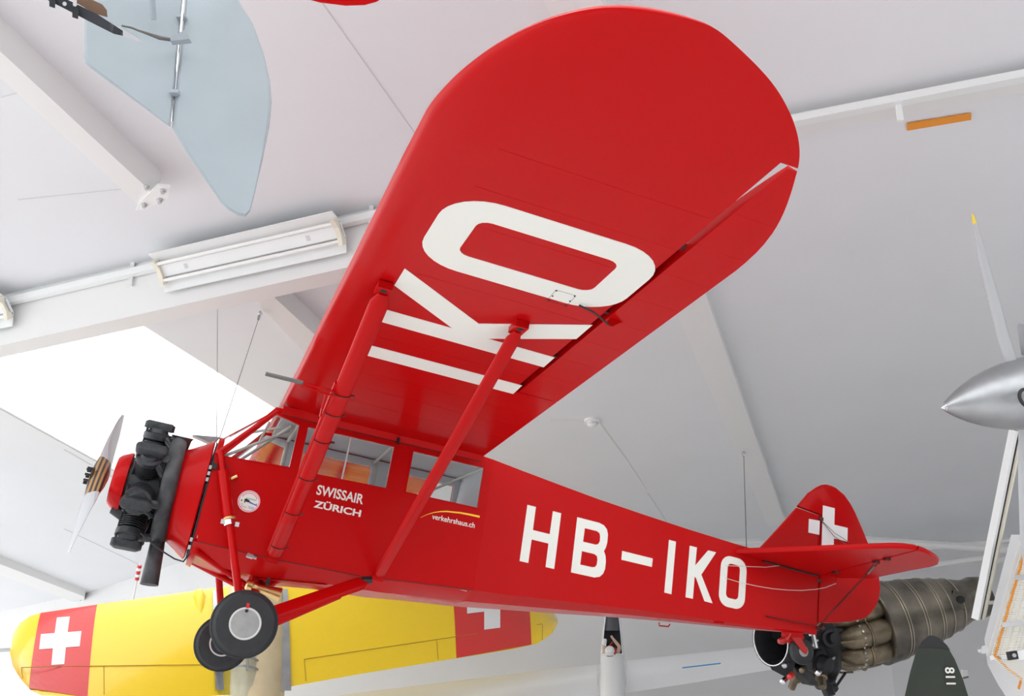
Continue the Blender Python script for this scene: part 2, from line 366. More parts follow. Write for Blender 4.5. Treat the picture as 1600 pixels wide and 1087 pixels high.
for _ in range(30):
    _o = [_o[0]] + [((_o[i-1][0]+2*_o[i][0]+_o[i+1][0])/4, (_o[i-1][1]+2*_o[i][1]+_o[i+1][1])/4) for i in range(1, len(_o)-1)] + [_o[-1]]
_k = max(range(len(_o)), key=lambda i: _o[i][0])
def _mono(l):
    r = [l[0]]
    for q in l[1:]:
        if q[0] > r[-1][0] + 1e-5: r.append(q)
    return r
LEp = [(0, 0)] + _mono(_o[:_k+1]); TEp = [(0, 1.789)] + _mono(_o[_k:][::-1])
YT = _o[_k][0]
UP = [(0, .035), (.0125, .0545), (.025, .065), (.05, .079), (.075, .0885), (.1, .096), (.15, .1069), (.2, .1136), (.3, .117), (.4, .114), (.5, .1052), (.6, .0915), (.7, .0735), (.8, .0522), (.9, .028), (1, .0022)]
LO = [(0, .035), (.0125, .0193), (.025, .0147), (.05, .0093), (.075, .0063), (.1, .0042), (.15, .0015), (.2, .0003), (.3, 0), (1, 0)]
SS = [0, .006, .0125, .025, .05, .075, .1, .15, .2, .3, .4, .5, .6, .7, .8, .9, 1]
def section(y, xa, xb):                                        # closed airfoil ring between xa and xb of the full chord at y
    ay = abs(y); le, te = interp(LEp, ay), interp(TEp, ay); c = max(te-le, 1e-4); up, lo = [], []
    for s in SS:
        x = xa + (xb-xa)*s; q = min(max((x-le)/c, 0), 1)
        up.append(wp(x, y, interp(UP, q)*c)); lo.append(wp(x, y, interp(LO, q)*c))
    return up + lo[::-1]
YA0, YA1, XA = 2.19, 5.512, 1.442
_tip = sorted(set(round(q[0], 4) for q in LEp + TEp if q[0] > 4.98 and min(abs(q[0]-YA1), 9) > .004 and q[0] < YT-.0006))
_tip = [q for i, q in enumerate(_tip) if i == 0 or q - _tip[i-1] > .003 or q > 6.07]
ys = [0, .25, .5, 1, 1.5, 2.0, YA0-.001, YA0+.001, 2.6, 3.1, 3.6, 4.1, 4.6, 4.976] + sorted(_tip + [YA1-.001, YA1+.001]) + [YT-.0003]
secs = []
for y in [-q for q in ys[:0:-1]] + ys:
    te = XA if YA0 < abs(y) < YA1 else interp(TEp, abs(y)); secs.append(section(y, interp(LEp, abs(y)), te))
wing = rp('wing', loft(secs), smooth=35)
for sg in (1, -1):
    yy = [YA0+.012, 2.6, 3.1, 3.6, 4.1, 4.6, 4.7, 4.81, 4.9, 5.012, 5.07, 5.13, 5.19, 5.247, 5.31, 5.37, 5.43, YA1-.02]; sc = []
    for y in yy:
        xa = 1.490; sc.append(section(sg*y, xa, max(interp(TEp, y), xa+.02)))
    ail = rp('aileron', loft(sc), smooth=35)
    rp('gap_shroud', loft([[wp(1.43, sg*y, .068), wp(1.51, sg*y, .058), wp(1.51, sg*y, .062), wp(1.43, sg*y, .075)] for y in (2.19, 4.55)]), 'red_paint', wing)
    for y in (2.9, 3.7, 4.6):
        rp('hinge', box(wp(1.47, sg*y, .04), (.05, .03, .03)), 'seam_dark', ail)
    for y in [2.6+.35*i for i in range(9)]:
        rp('rib_tape', plate([[wp(1.50, sg*(y-.012), -.0006), wp(interp(TEp, y)-.01, sg*(y-.012), -.0006), wp(interp(TEp, y)-.01, sg*(y+.012), -.0006), wp(1.50, sg*(y+.012), -.0006)]], (0, 0, .0005)), 'red_paint', ail)
def wplate(loops, z=-.002, th=.0018): return plate([[wp(x, y, z) for x, y in l] for l in loops], nwv*th)
def letter(name, loops, m='letter_white'): return rp(name, wplate(loops), m, wing)
letter('letter_i', [[(.348, 2.337), (1.463, 2.337), (1.469, 2.137), (.358, 2.137)]])
letter('letter_k', [[(.301, 2.97), (.752, 2.965), (.28, 3.334), (.279, 3.583), (.870, 3.137), (1.455, 3.554), (1.457, 3.308), (.995, 2.957), (1.459, 2.95), (1.462, 2.750), (.317, 2.768)]])
letter('letter_o', [rrect(.279, 1.467, 3.728, 4.530, .265, 8), rrect(.479, 1.265, 3.930, 4.335, .07, 4)])
rp('inspection_panel', wplate([[(1.094, 3.852), (1.218, 3.852), (1.226, 3.694), (1.101, 3.694)], [(1.096, 3.850), (1.216, 3.850), (1.224, 3.696), (1.103, 3.696)]], -.0028, .0006), 'black', wing)
for x, y in ((1.10, 3.845), (1.212, 3.845), (1.107, 3.77), (1.215, 3.77), (1.11, 3.70), (1.22, 3.70)):
    rp('panel_screw', lathe([(0, .006), (.003, .005)], wp(x, y, -.003), -nwv, 6), 'black', wing)
for y in [.75+.35*i for i in range(13)]:                       # rib tapes under the fabric
    for sg in (1, -1):
        rp('rib_tape', plate([[wp(max(interp(LEp, y), .0)+.36, sg*(y-.014), -.0008), wp((XA if YA0 < y < YA1 else 1.77)-.015, sg*(y-.014), -.0008), wp((XA if YA0 < y < YA1 else 1.77)-.015, sg*(y+.014), -.0008), wp(max(interp(LEp, y), .0)+.36, sg*(y+.014), -.0008)]], (0, 0, .0006)), 'red_paint', wing)
# aileron horn and rod
rp('aileron_rod', tube([wp(1.272, 3.775, -.015), wp(1.374, 3.768, -.03), wp(1.50, 3.70, -.045)], .006, 6), 'black', wing)
rp('aileron_horn', plate([[wp(1.48, 3.69, -.045), wp(1.52, 3.69, -.05), wp(1.58, 3.69, .0), wp(1.50, 3.69, .0)]], (0, .012, 0)), 'red_paint', wing)
for x in (.228, 1.085):                                        # strut fittings under both wings
    for sg in (1, -1):
        ft = rp('strut_fitting', box(wp(x, sg*3.285, -.022), (.085, .14, .045)), 'red_paint', wing, None)
        rp('lightening_hole', lathe([(0, .022), (.003, .022)], wp(x, sg*3.315, -.0455), -nwv, 14), 'black', wing)
# ---- fuselage
W0, W1, XC, XT = .48, .03, 1.9, 5.6
def hw(x): return W0 if x <= XC else W0 + (W1-W0)*(x-XC)/(XT-XC)
TOPZ = [(-.4, -.5), (1.79, 0.0), (2.407, -.06), (3.02, -.112), (3.66, -.150), (4.25, -.178), (5.6, -.21)]
BOTZ = [(-.4, -1.19), (.27, -1.21), (1.0, -1.21), (1.35, -1.18), (2.16, -1.126), (3.54, -1.003), (4.84, -.915), (5.6, -.85)]
BELZ = [(-.4, -1.26), (-.13, -1.33), (.2, -1.345), (.68, -1.300), (1.16, -1.285), (1.53, -1.25), (1.93, -1.222), (2.9, -1.118), (3.79, -1.02), (4.84, -.935), (5.6, -.86)]
w_cock = [(-.345, -.49), (-.015, -.062), (.186, -.105), (.186, -.465)]
w_mid = [(.262, -.103), (1.004, -.100), (1.004, -.462), (.262, -.475)]
w_rear = [(1.176, -.101), (1.819, -.101), (1.819, -.457), (1.176, -.457)]
WINS = [w_cock, w_mid, w_rear]
outer = [(-.405, -.505), (-.03, .0), (1.79, .0), (1.9, -.01), (1.9, interp(BOTZ, 1.9)), (1.35, -1.18), (1.0, -1.21), (.27, -1.21), (-.375, -1.19)]
for sg in (1, -1):
    fs = rp('fuselage_side', plate([[(x, sg*W0, z) for x, z in l] for l in [outer]+WINS], (0, -sg*.02, 0)))
    rp('cabin_lining', plate([[(x, sg*(W0-.024), z) for x, z in l] for l in [[(-.36, -.49), (0, -.03), (1.88, -.03), (1.88, -1.1), (-.36, -1.1)]] + [[(x + (.012 if x < (l[0][0]+l[2][0])/2 else -.012)*0, z) for x, z in l] for l in WINS]], (0, -sg*.015, 0)), 'cabin_grey', fs)
    for l in WINS:
        rp('window_pane', plate([[(x, sg*(W0-.012), z) for x, z in l]], (0, -sg*.004, 0)), 'cabin_glass', fs)
        cx = sum(p[0] for p in l)/4; cz = sum(p[1] for p in l)/4
        big = [(cx+(x-cx)*1.035, cz+(z-cz)*1.06) for x, z in l]
        rp('window_frame', plate([[(x, sg*(W0+.006), z) for x, z in big], [(x, sg*(W0+.006), z) for x, z in l]], (0, -sg*.006, 0)), 'red_paint', fs)
    if sg == 1: port = fs
# fairing strip between cabin and wing, with its dark joint
for sg in (1, -1):
    rp('root_fairing', loft([[(x, sg*.482, -.05), (x, sg*.50, -.025), (x, sg*.54, .008+wp(x, .54).z), (x, sg*.48, .01)] for x in (.02, .5, 1.0, 1.5, 1.79)]), smooth=30)
    rp('joint_line', beam((.05, sg*.4835, -.052), (1.78, sg*.4835, -.060), .003, .006), 'seam_dark')
sts = [1.9, 2.2, 2.6, 3.0, 3.5, 4.0, 4.5, 4.9, 5.3, 5.6]
def fsec(x):
    w_, t, b, c = hw(x), interp(TOPZ, x), interp(BOTZ, x), interp(BELZ, x); k = w_*.62
    return [(x, 0, t+.025*w_/W0), (x, w_, t), (x, w_, b), (x, k, c), (x, -k, c), (x, -w_, b), (x, -w_, t)]
tail_body = rp('rear_fuselage', loft([fsec(x) for x in sts]), smooth=20)
bs = [-.4, -.13, .2, .68, 1.16, 1.53, 1.9]
belly = rp('belly_panel', loft([[(x, W0, interp(BOTZ, x)), (x, W0*.62, interp(BELZ, x)), (x, -W0*.62, interp(BELZ, x)), (x, -W0, interp(BOTZ, x)), (x, 0, interp(BOTZ, x)+.03)] for x in bs]), smooth=25)
rp('access_panel', plate([[(.18, .30, -1.352), (.72, .30, -1.302), (.72, .16, -1.304), (.18, .16, -1.354)]], (0, 0, -.006)), 'red_paint', belly)
rp('joint_line', tube([(x, W0+.001, interp(BOTZ, x)) for x in (-.37, .27, 1.0, 1.35, 1.9)], .004, 6), 'seam_dark', belly)
# cabin inside
rp('cabin_roof', plate([[(.05, .455, -.02), (1.9, .455, -.02), (1.9, -.455, -.02), (.05, -.455, -.02)]], (0, 0, .015)), 'cabin_grey')
rp('cabin_bulkhead', plate([[(1.88, .46, -.02), (1.88, -.46, -.02), (1.80, -.46, -1.15), (1.80, .46, -1.15)]], (.015, 0, 0)), 'cabin_grey')
rp('cabin_floor', plate([[(-.38, .46, -1.16), (1.85, .46, -1.16), (1.85, -.46, -1.16), (-.38, -.46, -1.16)]], (0, 0, .02)), 'cabin_grey')
for a, b, r in (((-.33, .44, -.48), (.16, -.1, -.03), .014), ((-.33, -.44, -.48), (.16, .1, -.03), .014), ((.2, .44, -.05), (.2, -.44, -.05), .016), ((-.05, .40, -.12), (-.05, -.40, -.12), .011),
                ((-.2, .0, -.16), (.1, .0, -.03), .012), ((1.02, .43, -.06), (1.02, -.43, -.06), .014), ((1.85, .44, -.08), (1.25, -.44, -.44), .012), ((.2, -.44, -.05), (.2, -.44, -.6), .018), ((1.05, -.44, -.05), (1.05, -.44, -.6), .016),
                ((-.33, -.445, -.46), (.02, -.445, -.30), .010), ((-.15, -.445, -.48), (.19, -.445, -.30), .010)):
    rp('cabin_tube', tube([a, b], r, 8), 'cabin_tube')
rp('window_bar', beam((.63, .45, -.47), (.63, .45, -.10), .02, .012), 'cabin_tube')
rp('cabin_box', box((.45, -.40, -.16), (.14, .05, .07)), 'black')
# windscreen
wsl = rp('windscreen_frame', join(tube([(-.40, .475, -.49), (-.015, .475, -.03)], .018, 8), tube([(-.40, -.475, -.49), (-.015, -.475, -.03)], .018, 8),
       tube([(-.375, 0, -.262), (-.02, 0, .07)], .009, 8), tube([(-.40, .475, -.50), (-.39, .24, -.33), (-.375, 0, -.272), (-.39, -.24, -.33), (-.40, -.475, -.50)], .014, 8)))
for sg in (1, -1):
    rp('windscreen_pane', plate([[(-.395, sg*.47, -.485), (-.372, 0, -.262), (-.02, 0, .06), (-.015, sg*.47, -.03)]], (-.003, 0, .003)), 'cabin_glass', wsl)
# cowling behind the engine and firewall
def ring(x, a, zc_, bt, bb, p, n=32, y0=0):
    out = []
    for i in range(n):
        t = 2*math.pi*i/n; c, s_ = math.cos(t), math.sin(t)
        out.append((x, y0 + a*math.copysign(abs(c)**p, c), zc_ + (bt if s_ > 0 else bb)*math.copysign(abs(s_)**p, s_)))
    return out
cowl = rp('engine_cowling', loft([ring(-.73, .33, -.78, .30, .30, 1.0), ring(-.68, .37, -.78, .335, .34, .98), ring(-.60, .41, -.785, .38, .39, .9), ring(-.50, .445, -.79, .435, .45, .75), ring(-.435, .465, -.79, .475, .49, .62), ring(-.425, .45, -.79, .46, .475, .62)]), smooth=40)
rp('firewall', loft([ring(-.415, .455, -.79, .462, .475, .62), ring(-.385, .455, -.79, .462, .475, .6)]), 'black')
rp('nose_deck', loft([ring(-.40, .475, -.79, .50, .52, .5), ring(-.36, .475, -.79, .50, .535, .5)]), 'red_paint', None, 40)
for k in range(5):
    rp('cowl_stud', box((-.418, .462, -.60 - .05*k if k < 3 else -1.0-.06*k), (.02, .012, .03)), 'steel', cowl)
rp('air_scoop', plate([[(-.44, -.05, -.30), (-.62, -.08, -.255), (-.40, -.02, -.235)]], (0, -.10, .0)), 'alu', cowl)
# ---- engine
EZ = -.78
eng = rp('engine', join(lathe([(0, .10), (.05, .20), (.16, .235), (.32, .235), (.40, .25), (.47, .20), (.50, .12)], (-1.10, 0, EZ), (1, 0, 0), 28)), 'black_engine', None, 40)
prof = [(0, .085), (.06, .085)]
for i in range(8): prof += [(.065+.018*i, .085), (.067+.018*i, .105), (.075+.018*i, .105), (.077+.018*i, .085)]
prof += [(.215, .095), (.22, .11), (.27, .11), (.28, .085), (.31, .07)]
for k in range(7):
    a = math.radians(180 + 360/7*k); d = Vector((0, math.cos(a), math.sin(a))); o = Vector((-.885, 0, EZ)) + d*.17
    cy = rp('cylinder', lathe(prof, o, d, 16), 'black_engine', eng, 30)
    t = d.cross(Vector((1, 0, 0)))
    c = o + d*.335
    R3 = Matrix((Vector((1, 0, 0)), t, d)).transposed()
    rp('rocker_box', loft([[c + R3 @ Vector((x, y, h)) for x, y in rrect(-.12*s, .12*s, -.045*s, .045*s, .04*s, 4)] for h, s in ((-.035, .85), (-.03, 1), (.02, 1), (.035, .8))]), 'black_engine', eng, 40)
    for sy in (-.05, .05): rp('pushrod_tube', tube([o + t*sy + Vector((-.10, 0, 0)) + d*.03, c + t*sy*.6 + Vector((-.09, 0, 0))], .010, 6), 'black_engine', eng)
    rp('exhaust_stub', tube([o + d*.24 + Vector((.08, 0, 0)), o + d*.25 + Vector((.14, 0, 0)), o + d*.22 + Vector((.20, 0, 0))], .034, 8), 'sooty_pipe', eng)
    rp('intake_pipe', tube([o + d*.26 + t*.05 + Vector((.06, 0, 0)), o + d*.18 + t*.11 + Vector((.13, 0, 0)), o + d*.02 + t*.10 + Vector((.15, 0, 0))], .026, 8), 'black_engine', eng)
exh = rp('exhaust_collector', join(torus((-.685, 0, EZ), (1, -.0, .05), .390, .066, 40, 12), tube([(-.665, .06, -1.13), (-.655, .08, -1.25), (-.635, .10, -1.54)], [.052, .06, .072], 14)), 'sooty_pipe', None, 60)
rp('exhaust_outlet', tube([(-.69, .05, -.42), (-.690, .07, -.345), (-.69, .075, -.325)], [.068, .078, .092], 14), 'sooty_pipe', exh, 60)
rp('gearcase_cowl', lathe([(0, .10), (.005, .19), (.03, .215), (.09, .245), (.11, .248), (.115, .235)], (-1.13, 0, EZ), (1, 0, 0), 30), 'red_paint', eng, 40)
rp('oil_sump', tube([(-1.06, .02, -1.0), (-.98, .03, -1.03), (-.92, .03, -1.02)], [.05, .06, .05], 10), 'black_engine', eng, 40)
rp('oil_pipe', tube([(-1.04, .12, -.90), (-1.0, .17, -.96), (-.97, .15, -1.02), (-.93, .1, -1.04)], .015, 8), 'black_engine', eng)
rp('drain_hose', tube([(-.80, .25, -1.18), (-.70, .26, -1.24), (-.60, .28, -1.29), (-.50, .30, -1.33), (-.43, .32, -1.34), (-.40, .33, -1.27)], .007, 6), 'black', eng)
# propeller
px_, pz = -1.235, -.785
pr = rp('propeller', lathe([(-.058, .03), (-.062, .072), (-.05, .074), (-.05, .03)], (px_, 0, pz), (1, 0, 0), 20), 'black', None, 40)
for k in range(8):
    a = 2*math.pi*k/8
    rp('hub_bolt', lathe([(0, .011), (.05, .011)], (px_-.055, .055*math.cos(a), pz+.062*math.sin(a)), (-1, 0, 0), 6), 'black', pr)
lam = bpy.data.materials.new('laminated_wood'); lam.use_nodes = True; nt = lam.node_tree; b_ = nt.nodes['Principled BSDF']; b_.inputs['Roughness'].default_value = .3
tc = nt.nodes.new('ShaderNodeTexCoord'); wv = nt.nodes.new('ShaderNodeTexWave'); wv.inputs['Scale'].default_value = 9; wv.bands_direction = 'X'; rmp = nt.nodes.new('ShaderNodeValToRGB')
rmp.color_ramp.interpolation = 'CONSTANT'; rmp.color_ramp.elements[0].color = (.05, .04, .035, 1); rmp.color_ramp.elements[1].color = (.45, .24, .09, 1); rmp.color_ramp.elements[1].position = .5
nt.links.new(tc.outputs['Object'], wv.inputs['Vector']); nt.links.new(wv.outputs['Fac'], rmp.inputs[0]); nt.links.new(rmp.outputs[0], b_.inputs['Base Color']); MATS['laminated_wood'] = lam
bd = Vector((0, -.68, .74)).normalized(); bt = bd.cross(Vector((1, 0, 0))).normalized()
def blade(sg, r0, r1, n):
    se = []
    for i in range(n+1):
        r = r0 + (r1-r0)*i/n; q = r/.92
        ch = interp([(0, .15), (.12, .15), (.25, .13), (.5, .17), (.8, .15), (.95, .10), (1, .03)], q); th = interp([(0, .13), (.12, .11), (.25, .055), (.5, .03), (1, .008)], q)
        an = math.radians(interp([(0, 62), (.25, 52), (.5, 30), (1, 14)], q))
        c = Vector((px_, 0, pz)) + bd*(sg*r); e1 = bt*sg*math.cos(an) - Vector((1, 0, 0))*math.sin(an); e2 = Vector((1, 0, 0))*math.cos(an) + bt*sg*math.sin(an)
        se.append([c + e1*(ch/2*math.cos(t)) + e2*(th/2*math.sin(t)) for t in [2*math.pi*j/14 for j in range(14)]])
    return loft(se)
for sg in (1, -1):
    rp('blade_root', blade(sg, 0.0, .23, 6), 'laminated_wood', pr, 50)
    rp('blade', blade(sg, .225, .92, 16), 'polished', pr, 50)
# ---- lift struts
def strut(a, b, ch, th, n=44, taper=.5):
    a, b = Vector(a), Vector(b); d = (b-a).normalized(); X = (Vector((1, 0, 0)) - d*d.x).normalized(); Y = d.cross(X); se = []
    for i in range(n+1):
        t = i/n; k = min(1, taper + (1-taper)*min(t, 1-t)/.022); c = a + (b-a)*t
        se.append([c + X*(ch/2*k*math.cos(q)) + Y*(th/2*math.sin(q)*(k if k > .5 else .5)) for q in [2*math.pi*j/14 for j in range(14)]])
    return loft(se)
for sg in (1, -1):
    a, b = Vector((.225, sg*.50, -1.20)), wp(.235, sg*3.27, -.045)
    fs_ = rp('front_strut', strut(a, b, .118, .055), smooth=50)
    rp('strut_fairing_edge', tube([lerp(a, b, .03)+Vector((-.060, 0, 0)), lerp(a, b, .72)+Vector((-.060, 0, 0))], .013, 8), 'red_paint', fs_)
    for t in (.06, .22, .37, .52, .62, .69):
        c = lerp(a, b, t); rp('clamp_band', torus(c, b-a, .075, .004, 20, 5), 'seam_dark', fs_) if 0 else rp('clamp_band', strut(lerp(a, b, t-.0012), lerp(a, b, t+.0012), .130, .066, 1, 1), 'seam_dark', fs_)
        rp('clamp_screw', box(c + Vector((.074, 0, 0)), (.022, .012, .012)), 'seam_dark', fs_)
    a, b = Vector((1.075, sg*.50, -1.19)), wp(1.085, sg*3.27, -.045)
    rp('rear_strut', strut(a, b, .095, .045), smooth=50)
    for p in ((.225, sg*.485, -1.21), (1.075, sg*.485, -1.20)): rp('strut_foot', box(p, (.09, .05, .05)), 'red_paint')
# pitot tube on the front strut
a, b = Vector((.225, .50, -1.20)), wp(.235, 3.27, -.045)
c = lerp(a, b, .69)
pt = rp('pitot_tube', tube([c + Vector((-.50, .02, .0)), c + Vector((-.26, .02, .0))], .014, 8), 'cable')
rp('pitot_line', tube([c + Vector((-.27, .02, 0)), c + Vector((-.02, .02, -.01))], .008, 6), 'red_paint', pt)
rp('pitot_line', tube([c + Vector((-.27, .02, -.025)), c + Vector((-.02, .02, -.035))], .006, 6), 'red_paint', pt)
rp('pitot_hose', tube([c + Vector((-.10, .02, -.04)), c + Vector((-.10, -.02, -.12)), lerp(a, b, .60) + Vector((-.075, 0, 0))], .008, 6), 'red_paint', pt)
# ---- undercarriage
AXL = Vector((.09, .80, -1.755))
def mir(p, sg): return Vector((p[0], sg*p[1], p[2]))
DROP = {1: 0, -1: -.085}                                       # the starboard shock leg is extended further
for sg in (1, -1):
    top = mir((-.372, .495, -.47), sg); ax = mir(AXL, sg) + Vector((0, 0, DROP[sg])); mid = lerp(top, ax, .42)
    leg = rp('shock_leg', join(tube([top, lerp(top, ax, .12)], .026, 10), tube([lerp(top, ax, .12), mid], .042, 12)), smooth=40)
    rp('lower_leg', tube([mid, ax], .030, 12), 'red_paint', leg, 40)
    rp('leg_collar', torus(mid + (ax-top)*-.012, ax-top, .042, .013, 20, 8), 'brass', leg, 60)
    rp('leg_clamp', join(lathe([(-.02, .047), (.02, .047)], mid + (ax-top)*.012, ax-top, 18), box(mid + (ax-top)*.012 + Vector((-.055, sg*.01, 0)), (.03, .03, .035)), box(mid + (ax-top)*.012 + Vector((.055, sg*.01, 0)), (.03, .03, .035))), 'polished', leg)
    rp('leg_bracket', join(box(mir((-.39, .492, -.59), sg), (.03, .03, .05)), box(mir((-.31, .492, -.59), sg), (.03, .03, .05))), 'black', leg)
    rp('filler_plug', tube([mir((-.24, .49, -.66), sg), mir((-.20, .50, -.63), sg)], .013, 8), 'brass', leg)
    rr_ = rp('radius_rod', strut(ax + Vector((.02, 0, .02)), mir((1.0, .47, -1.235), sg), .125, .05, 16, .3), smooth=50)
    rp('rod_pin', lathe([(-.04, .03), (.04, .03)], mir((1.0, .47, -1.225), sg), (1, 0, .2), 8), 'black', rr_)
    rp('axle_strut', tube([ax + Vector((0, -sg*.02, 0)), mir((.20, .12, -1.37), sg)], .032, 10), 'red_paint', None, 40)
    rp('nose_brace', tube([mir((-.36, .40, -1.25), sg), mir((.12, .14, -1.42), sg)], .024, 8), 'red_paint', None, 40)
    rp('belly_fitting', join(tube([mir((.20, .14, -1.42), sg), mir((.34, .20, -1.32), sg)], .03, 8), box(mir((.16, .13, -1.40), sg), (.07, .06, .12))), 'red_paint')
    # wheel: tyre, hub cap, rim
    wy = .915*sg; wc = Vector((.088, wy, -1.755 + DROP[sg]))
    tp = [(-.09, .10), (-.095, .16), (-.085, .205), (-.055, .232), (0, .240), (.055, .232), (.085, .205), (.095, .16), (.09, .10)]
    wh = rp('wheel', lathe(tp, wc, (0, 1, 0), 48), 'rubber', None, 30)
    for q in (-.055, -.03, .03, .055): rp('tread_ring', torus(wc + Vector((0, q, 0)), (0, 1, 0), .2335 + .004*(abs(q) < .04), .004, 48, 5), 'rubber', wh, 60)
    rp('rim', torus(wc + Vector((0, sg*.088, 0)), (0, 1, 0), .107, .009, 36, 8), 'rim_grey', wh, 60)
    rp('inner_rim', torus(wc - Vector((0, sg*.088, 0)), (0, 1, 0), .107, .008, 36, 8), 'rim_grey', wh, 60)
    rp('hub_cap', lathe([(0, .103), (.008, .10), (.012, .06), (.013, 0)], wc + Vector((0, sg*.084, 0)), (0, sg, 0), 36), 'hub_grey', wh, 60)
    rp('inner_hub', lathe([(0, .10), (.01, .06), (.05, .05)], wc + Vector((0, -sg*.084, 0)), (0, -sg, 0), 24), 'hub_blue' if sg < 0 else 'hub_grey', wh, 40)
    rp('valve_mark', box(wc + Vector((-.012, sg*.094, .125)), (.022, .006, .035)), 'bright_red', wh)
    rp('valve', lathe([(0, .012), (.012, .012)], wc + Vector((-.012, sg*.09, .088)), (0, sg, 0), 8), 'black', wh)
    rp('axle_fairing', tube([wc - Vector((0, sg*.215, 0)), wc - Vector((0, sg*.085, 0))], .045, 12), 'red_paint', wh)
vt = rp('venturi_tube', lathe([(0, .033), (.01, .045), (.05, .045), (.06, .035), (.10, .028), (.28, .058), (.285, .058), (.285, .045)], (.08, .30, -1.415), (1, 0, -.14), 20), 'brass', None, 40)
rp('venturi_arm', tube([(.24, .30, -1.42), (.25, .29, -1.30)], .014, 8), 'black', vt)
rp('hand_crank', lathe([(0, .02), (.05, .02), (.05, .012), (.08, .012)], (.02, .485, -1.215), (1, 0, -.15), 8), 'steel')
rp('wing_latch', tube([(1.02, .52, -.03), (1.02, .53, -.08)], .014, 8), 'black')
# ---- tail
def yplate(poly, y0, th): return plate([[(x, y0-th/2, z) for x, z in poly]], (0, th, 0))
def foil(poly, th, ax_):                                       # plate with a bevelled edge; ax_ maps (a, b, t) to a point
    cx = sum(p[0] for p in poly)/len(poly); cz = sum(p[1] for p in poly)/len(poly); k = []
    for t, ins in ((-th/2, .022), (-th*.32, .004), (0, 0), (th*.32, .004), (th/2, .022)):
        row = []
        for (x, z) in poly:
            L_ = math.hypot(x-cx, z-cz) or 1; row.append(ax_(x-(x-cx)/L_*ins, z-(z-cz)/L_*ins, t))
        k.append(row)
    return loft(k)
fin = rp('fin', foil([(4.90, -.16), (5.10, .085), (5.322, .362), (5.594, .337), (5.594, -.20), (5.2, -.19)], .05, lambda x, z, t: (x, t, z)), smooth=25)
rud = rp('rudder', foil([(5.332, .385), (5.453, .544), (5.552, .627), (5.61, .665), (5.668, .684), (5.73, .684), (5.788, .672), (5.893, .620), (5.97, .545), (6.033, .463), (6.142, .282), (6.241, .10), (6.30, -.02), (6.345, -.145), (6.362, -.275), (6.35, -.37), (6.315, -.455), (6.25, -.545), (6.177, -.605), (6.024, -.662), (5.8, -.715), (5.62, -.745), (5.62, .36)], .045, lambda x, z, t: (x, t, z)), smooth=25)
rp('stern_post', tube([(5.605, 0, -.88), (5.607, 0, .36)], .013, 8), 'red_paint')
for z in (.30, -.33, -.80): rp('rudder_hinge', box((5.607, .02, z), (.05, .03, .035)), 'seam_dark', rud)
for y in (.0265, -.0265):
    rp('cross_mark', yplate([(5.625, .446), (5.770, .446), (5.770, .273), (5.935, .273), (5.935, .130), (5.770, .130), (5.770, -.05), (5.625, -.05)], y, .002), 'flag_white', rud)
    rp('cross_mark', yplate([(5.460, .270), (5.592, .276), (5.592, .130), (5.460, .128)], y*1.09, .002), 'flag_white', fin)
def tz(y): return -.262 + .07*abs(y)
for sg in (1, -1):
    mp = lambda x, y, t: (x, sg*y, tz(y)+t)
    st = rp('stabilizer', foil([(4.50, .06), (4.645, .273), (5.297, 1.205), (5.358, 1.29), (5.42, 1.37), (5.50, 1.43), (5.592, 1.455), (5.592, .04)], .05, mp), smooth=25)
    el = rp('elevator', foil([(5.61, .05), (5.61, 1.458), (5.70, 1.44), (5.796, 1.399), (5.90, 1.345), (5.99, 1.28), (6.06, 1.19), (6.078, 1.09), (6.05, .82), (6.015, .43), (6.0, .30), (5.80, .08)], .045, mp), smooth=25)
    rp('root_gap', tube([(4.88, sg*.135, -.285), (5.25, sg*.09, -.290), (5.58, sg*.05, -.290)], .010, 6), 'black', st)
    for y in (.30, .9, 1.05): rp('elevator_hinge', box((5.60, sg*y, tz(y)-.03), (.05, .05, .03)), 'seam_dark', el)
    rp('elevator_horn', tube([(5.62, sg*.30, tz(.3)-.02), (5.61, sg*.30, tz(.3)-.14)], .009, 6), 'red_paint', el)
    for dx in (-.015, .015):
        rp('brace_wire', tube([(5.62+dx, sg*.90, tz(.9)-.03), (5.60, sg*.03, -.80)], .0045, 5), 'seam_dark', st)
    rp('turnbuckle', tube([(5.62, sg*.86, tz(.9)-.065), (5.617, sg*.77, tz(.9)-.13)], .010, 6), 'cable', st)
    rp('control_cable', tube([(4.44, sg*.175, -.42), (4.9, sg*.16, -.345), (5.05, sg*.16, -.30)], .003, 5), 'cabin_tube')
    rp('control_cable', tube([(4.45, sg*.175, -.535), (4.6, sg*.185, -.548), (4.8, sg*.20, -.552), (4.95, sg*.22, -.548), (5.1, sg*.24, -.535), (5.25, sg*.255, -.512), (5.40, sg*.27, -.475), (5.5, sg*.285, -.44), (5.61, sg*.30, tz(.3)-.14)], .003, 5), 'cabin_tube')
    for z in (-.42, -.535): rp('cable_patch', lathe([(0, .03), (.004, .028)], (4.43, sg*hw(4.43), z), (0, sg, 0), 16), 'letter_white', tail_body)
    rp('rudder_rod', tube([(4.96, sg*.115, -.80), (5.62, sg*.075, -.79)], .006, 6), 'seam_dark')
    rp('rudder_horn', box((5.63, sg*.05, -.79), (.03, .10, .02)), 'seam_dark', rud)
for sg in (1,):
    rp('rudder_cable', tube([(5.60, .03, .29), (5.75, .06, .18), (5.93, .06, .12)], .003, 5), 'cable', rud)
    rp('rudder_cable', tube([(5.60, .03, .29), (5.75, .06, .14), (5.93, .06, .08)], .003, 5), 'cable', rud)
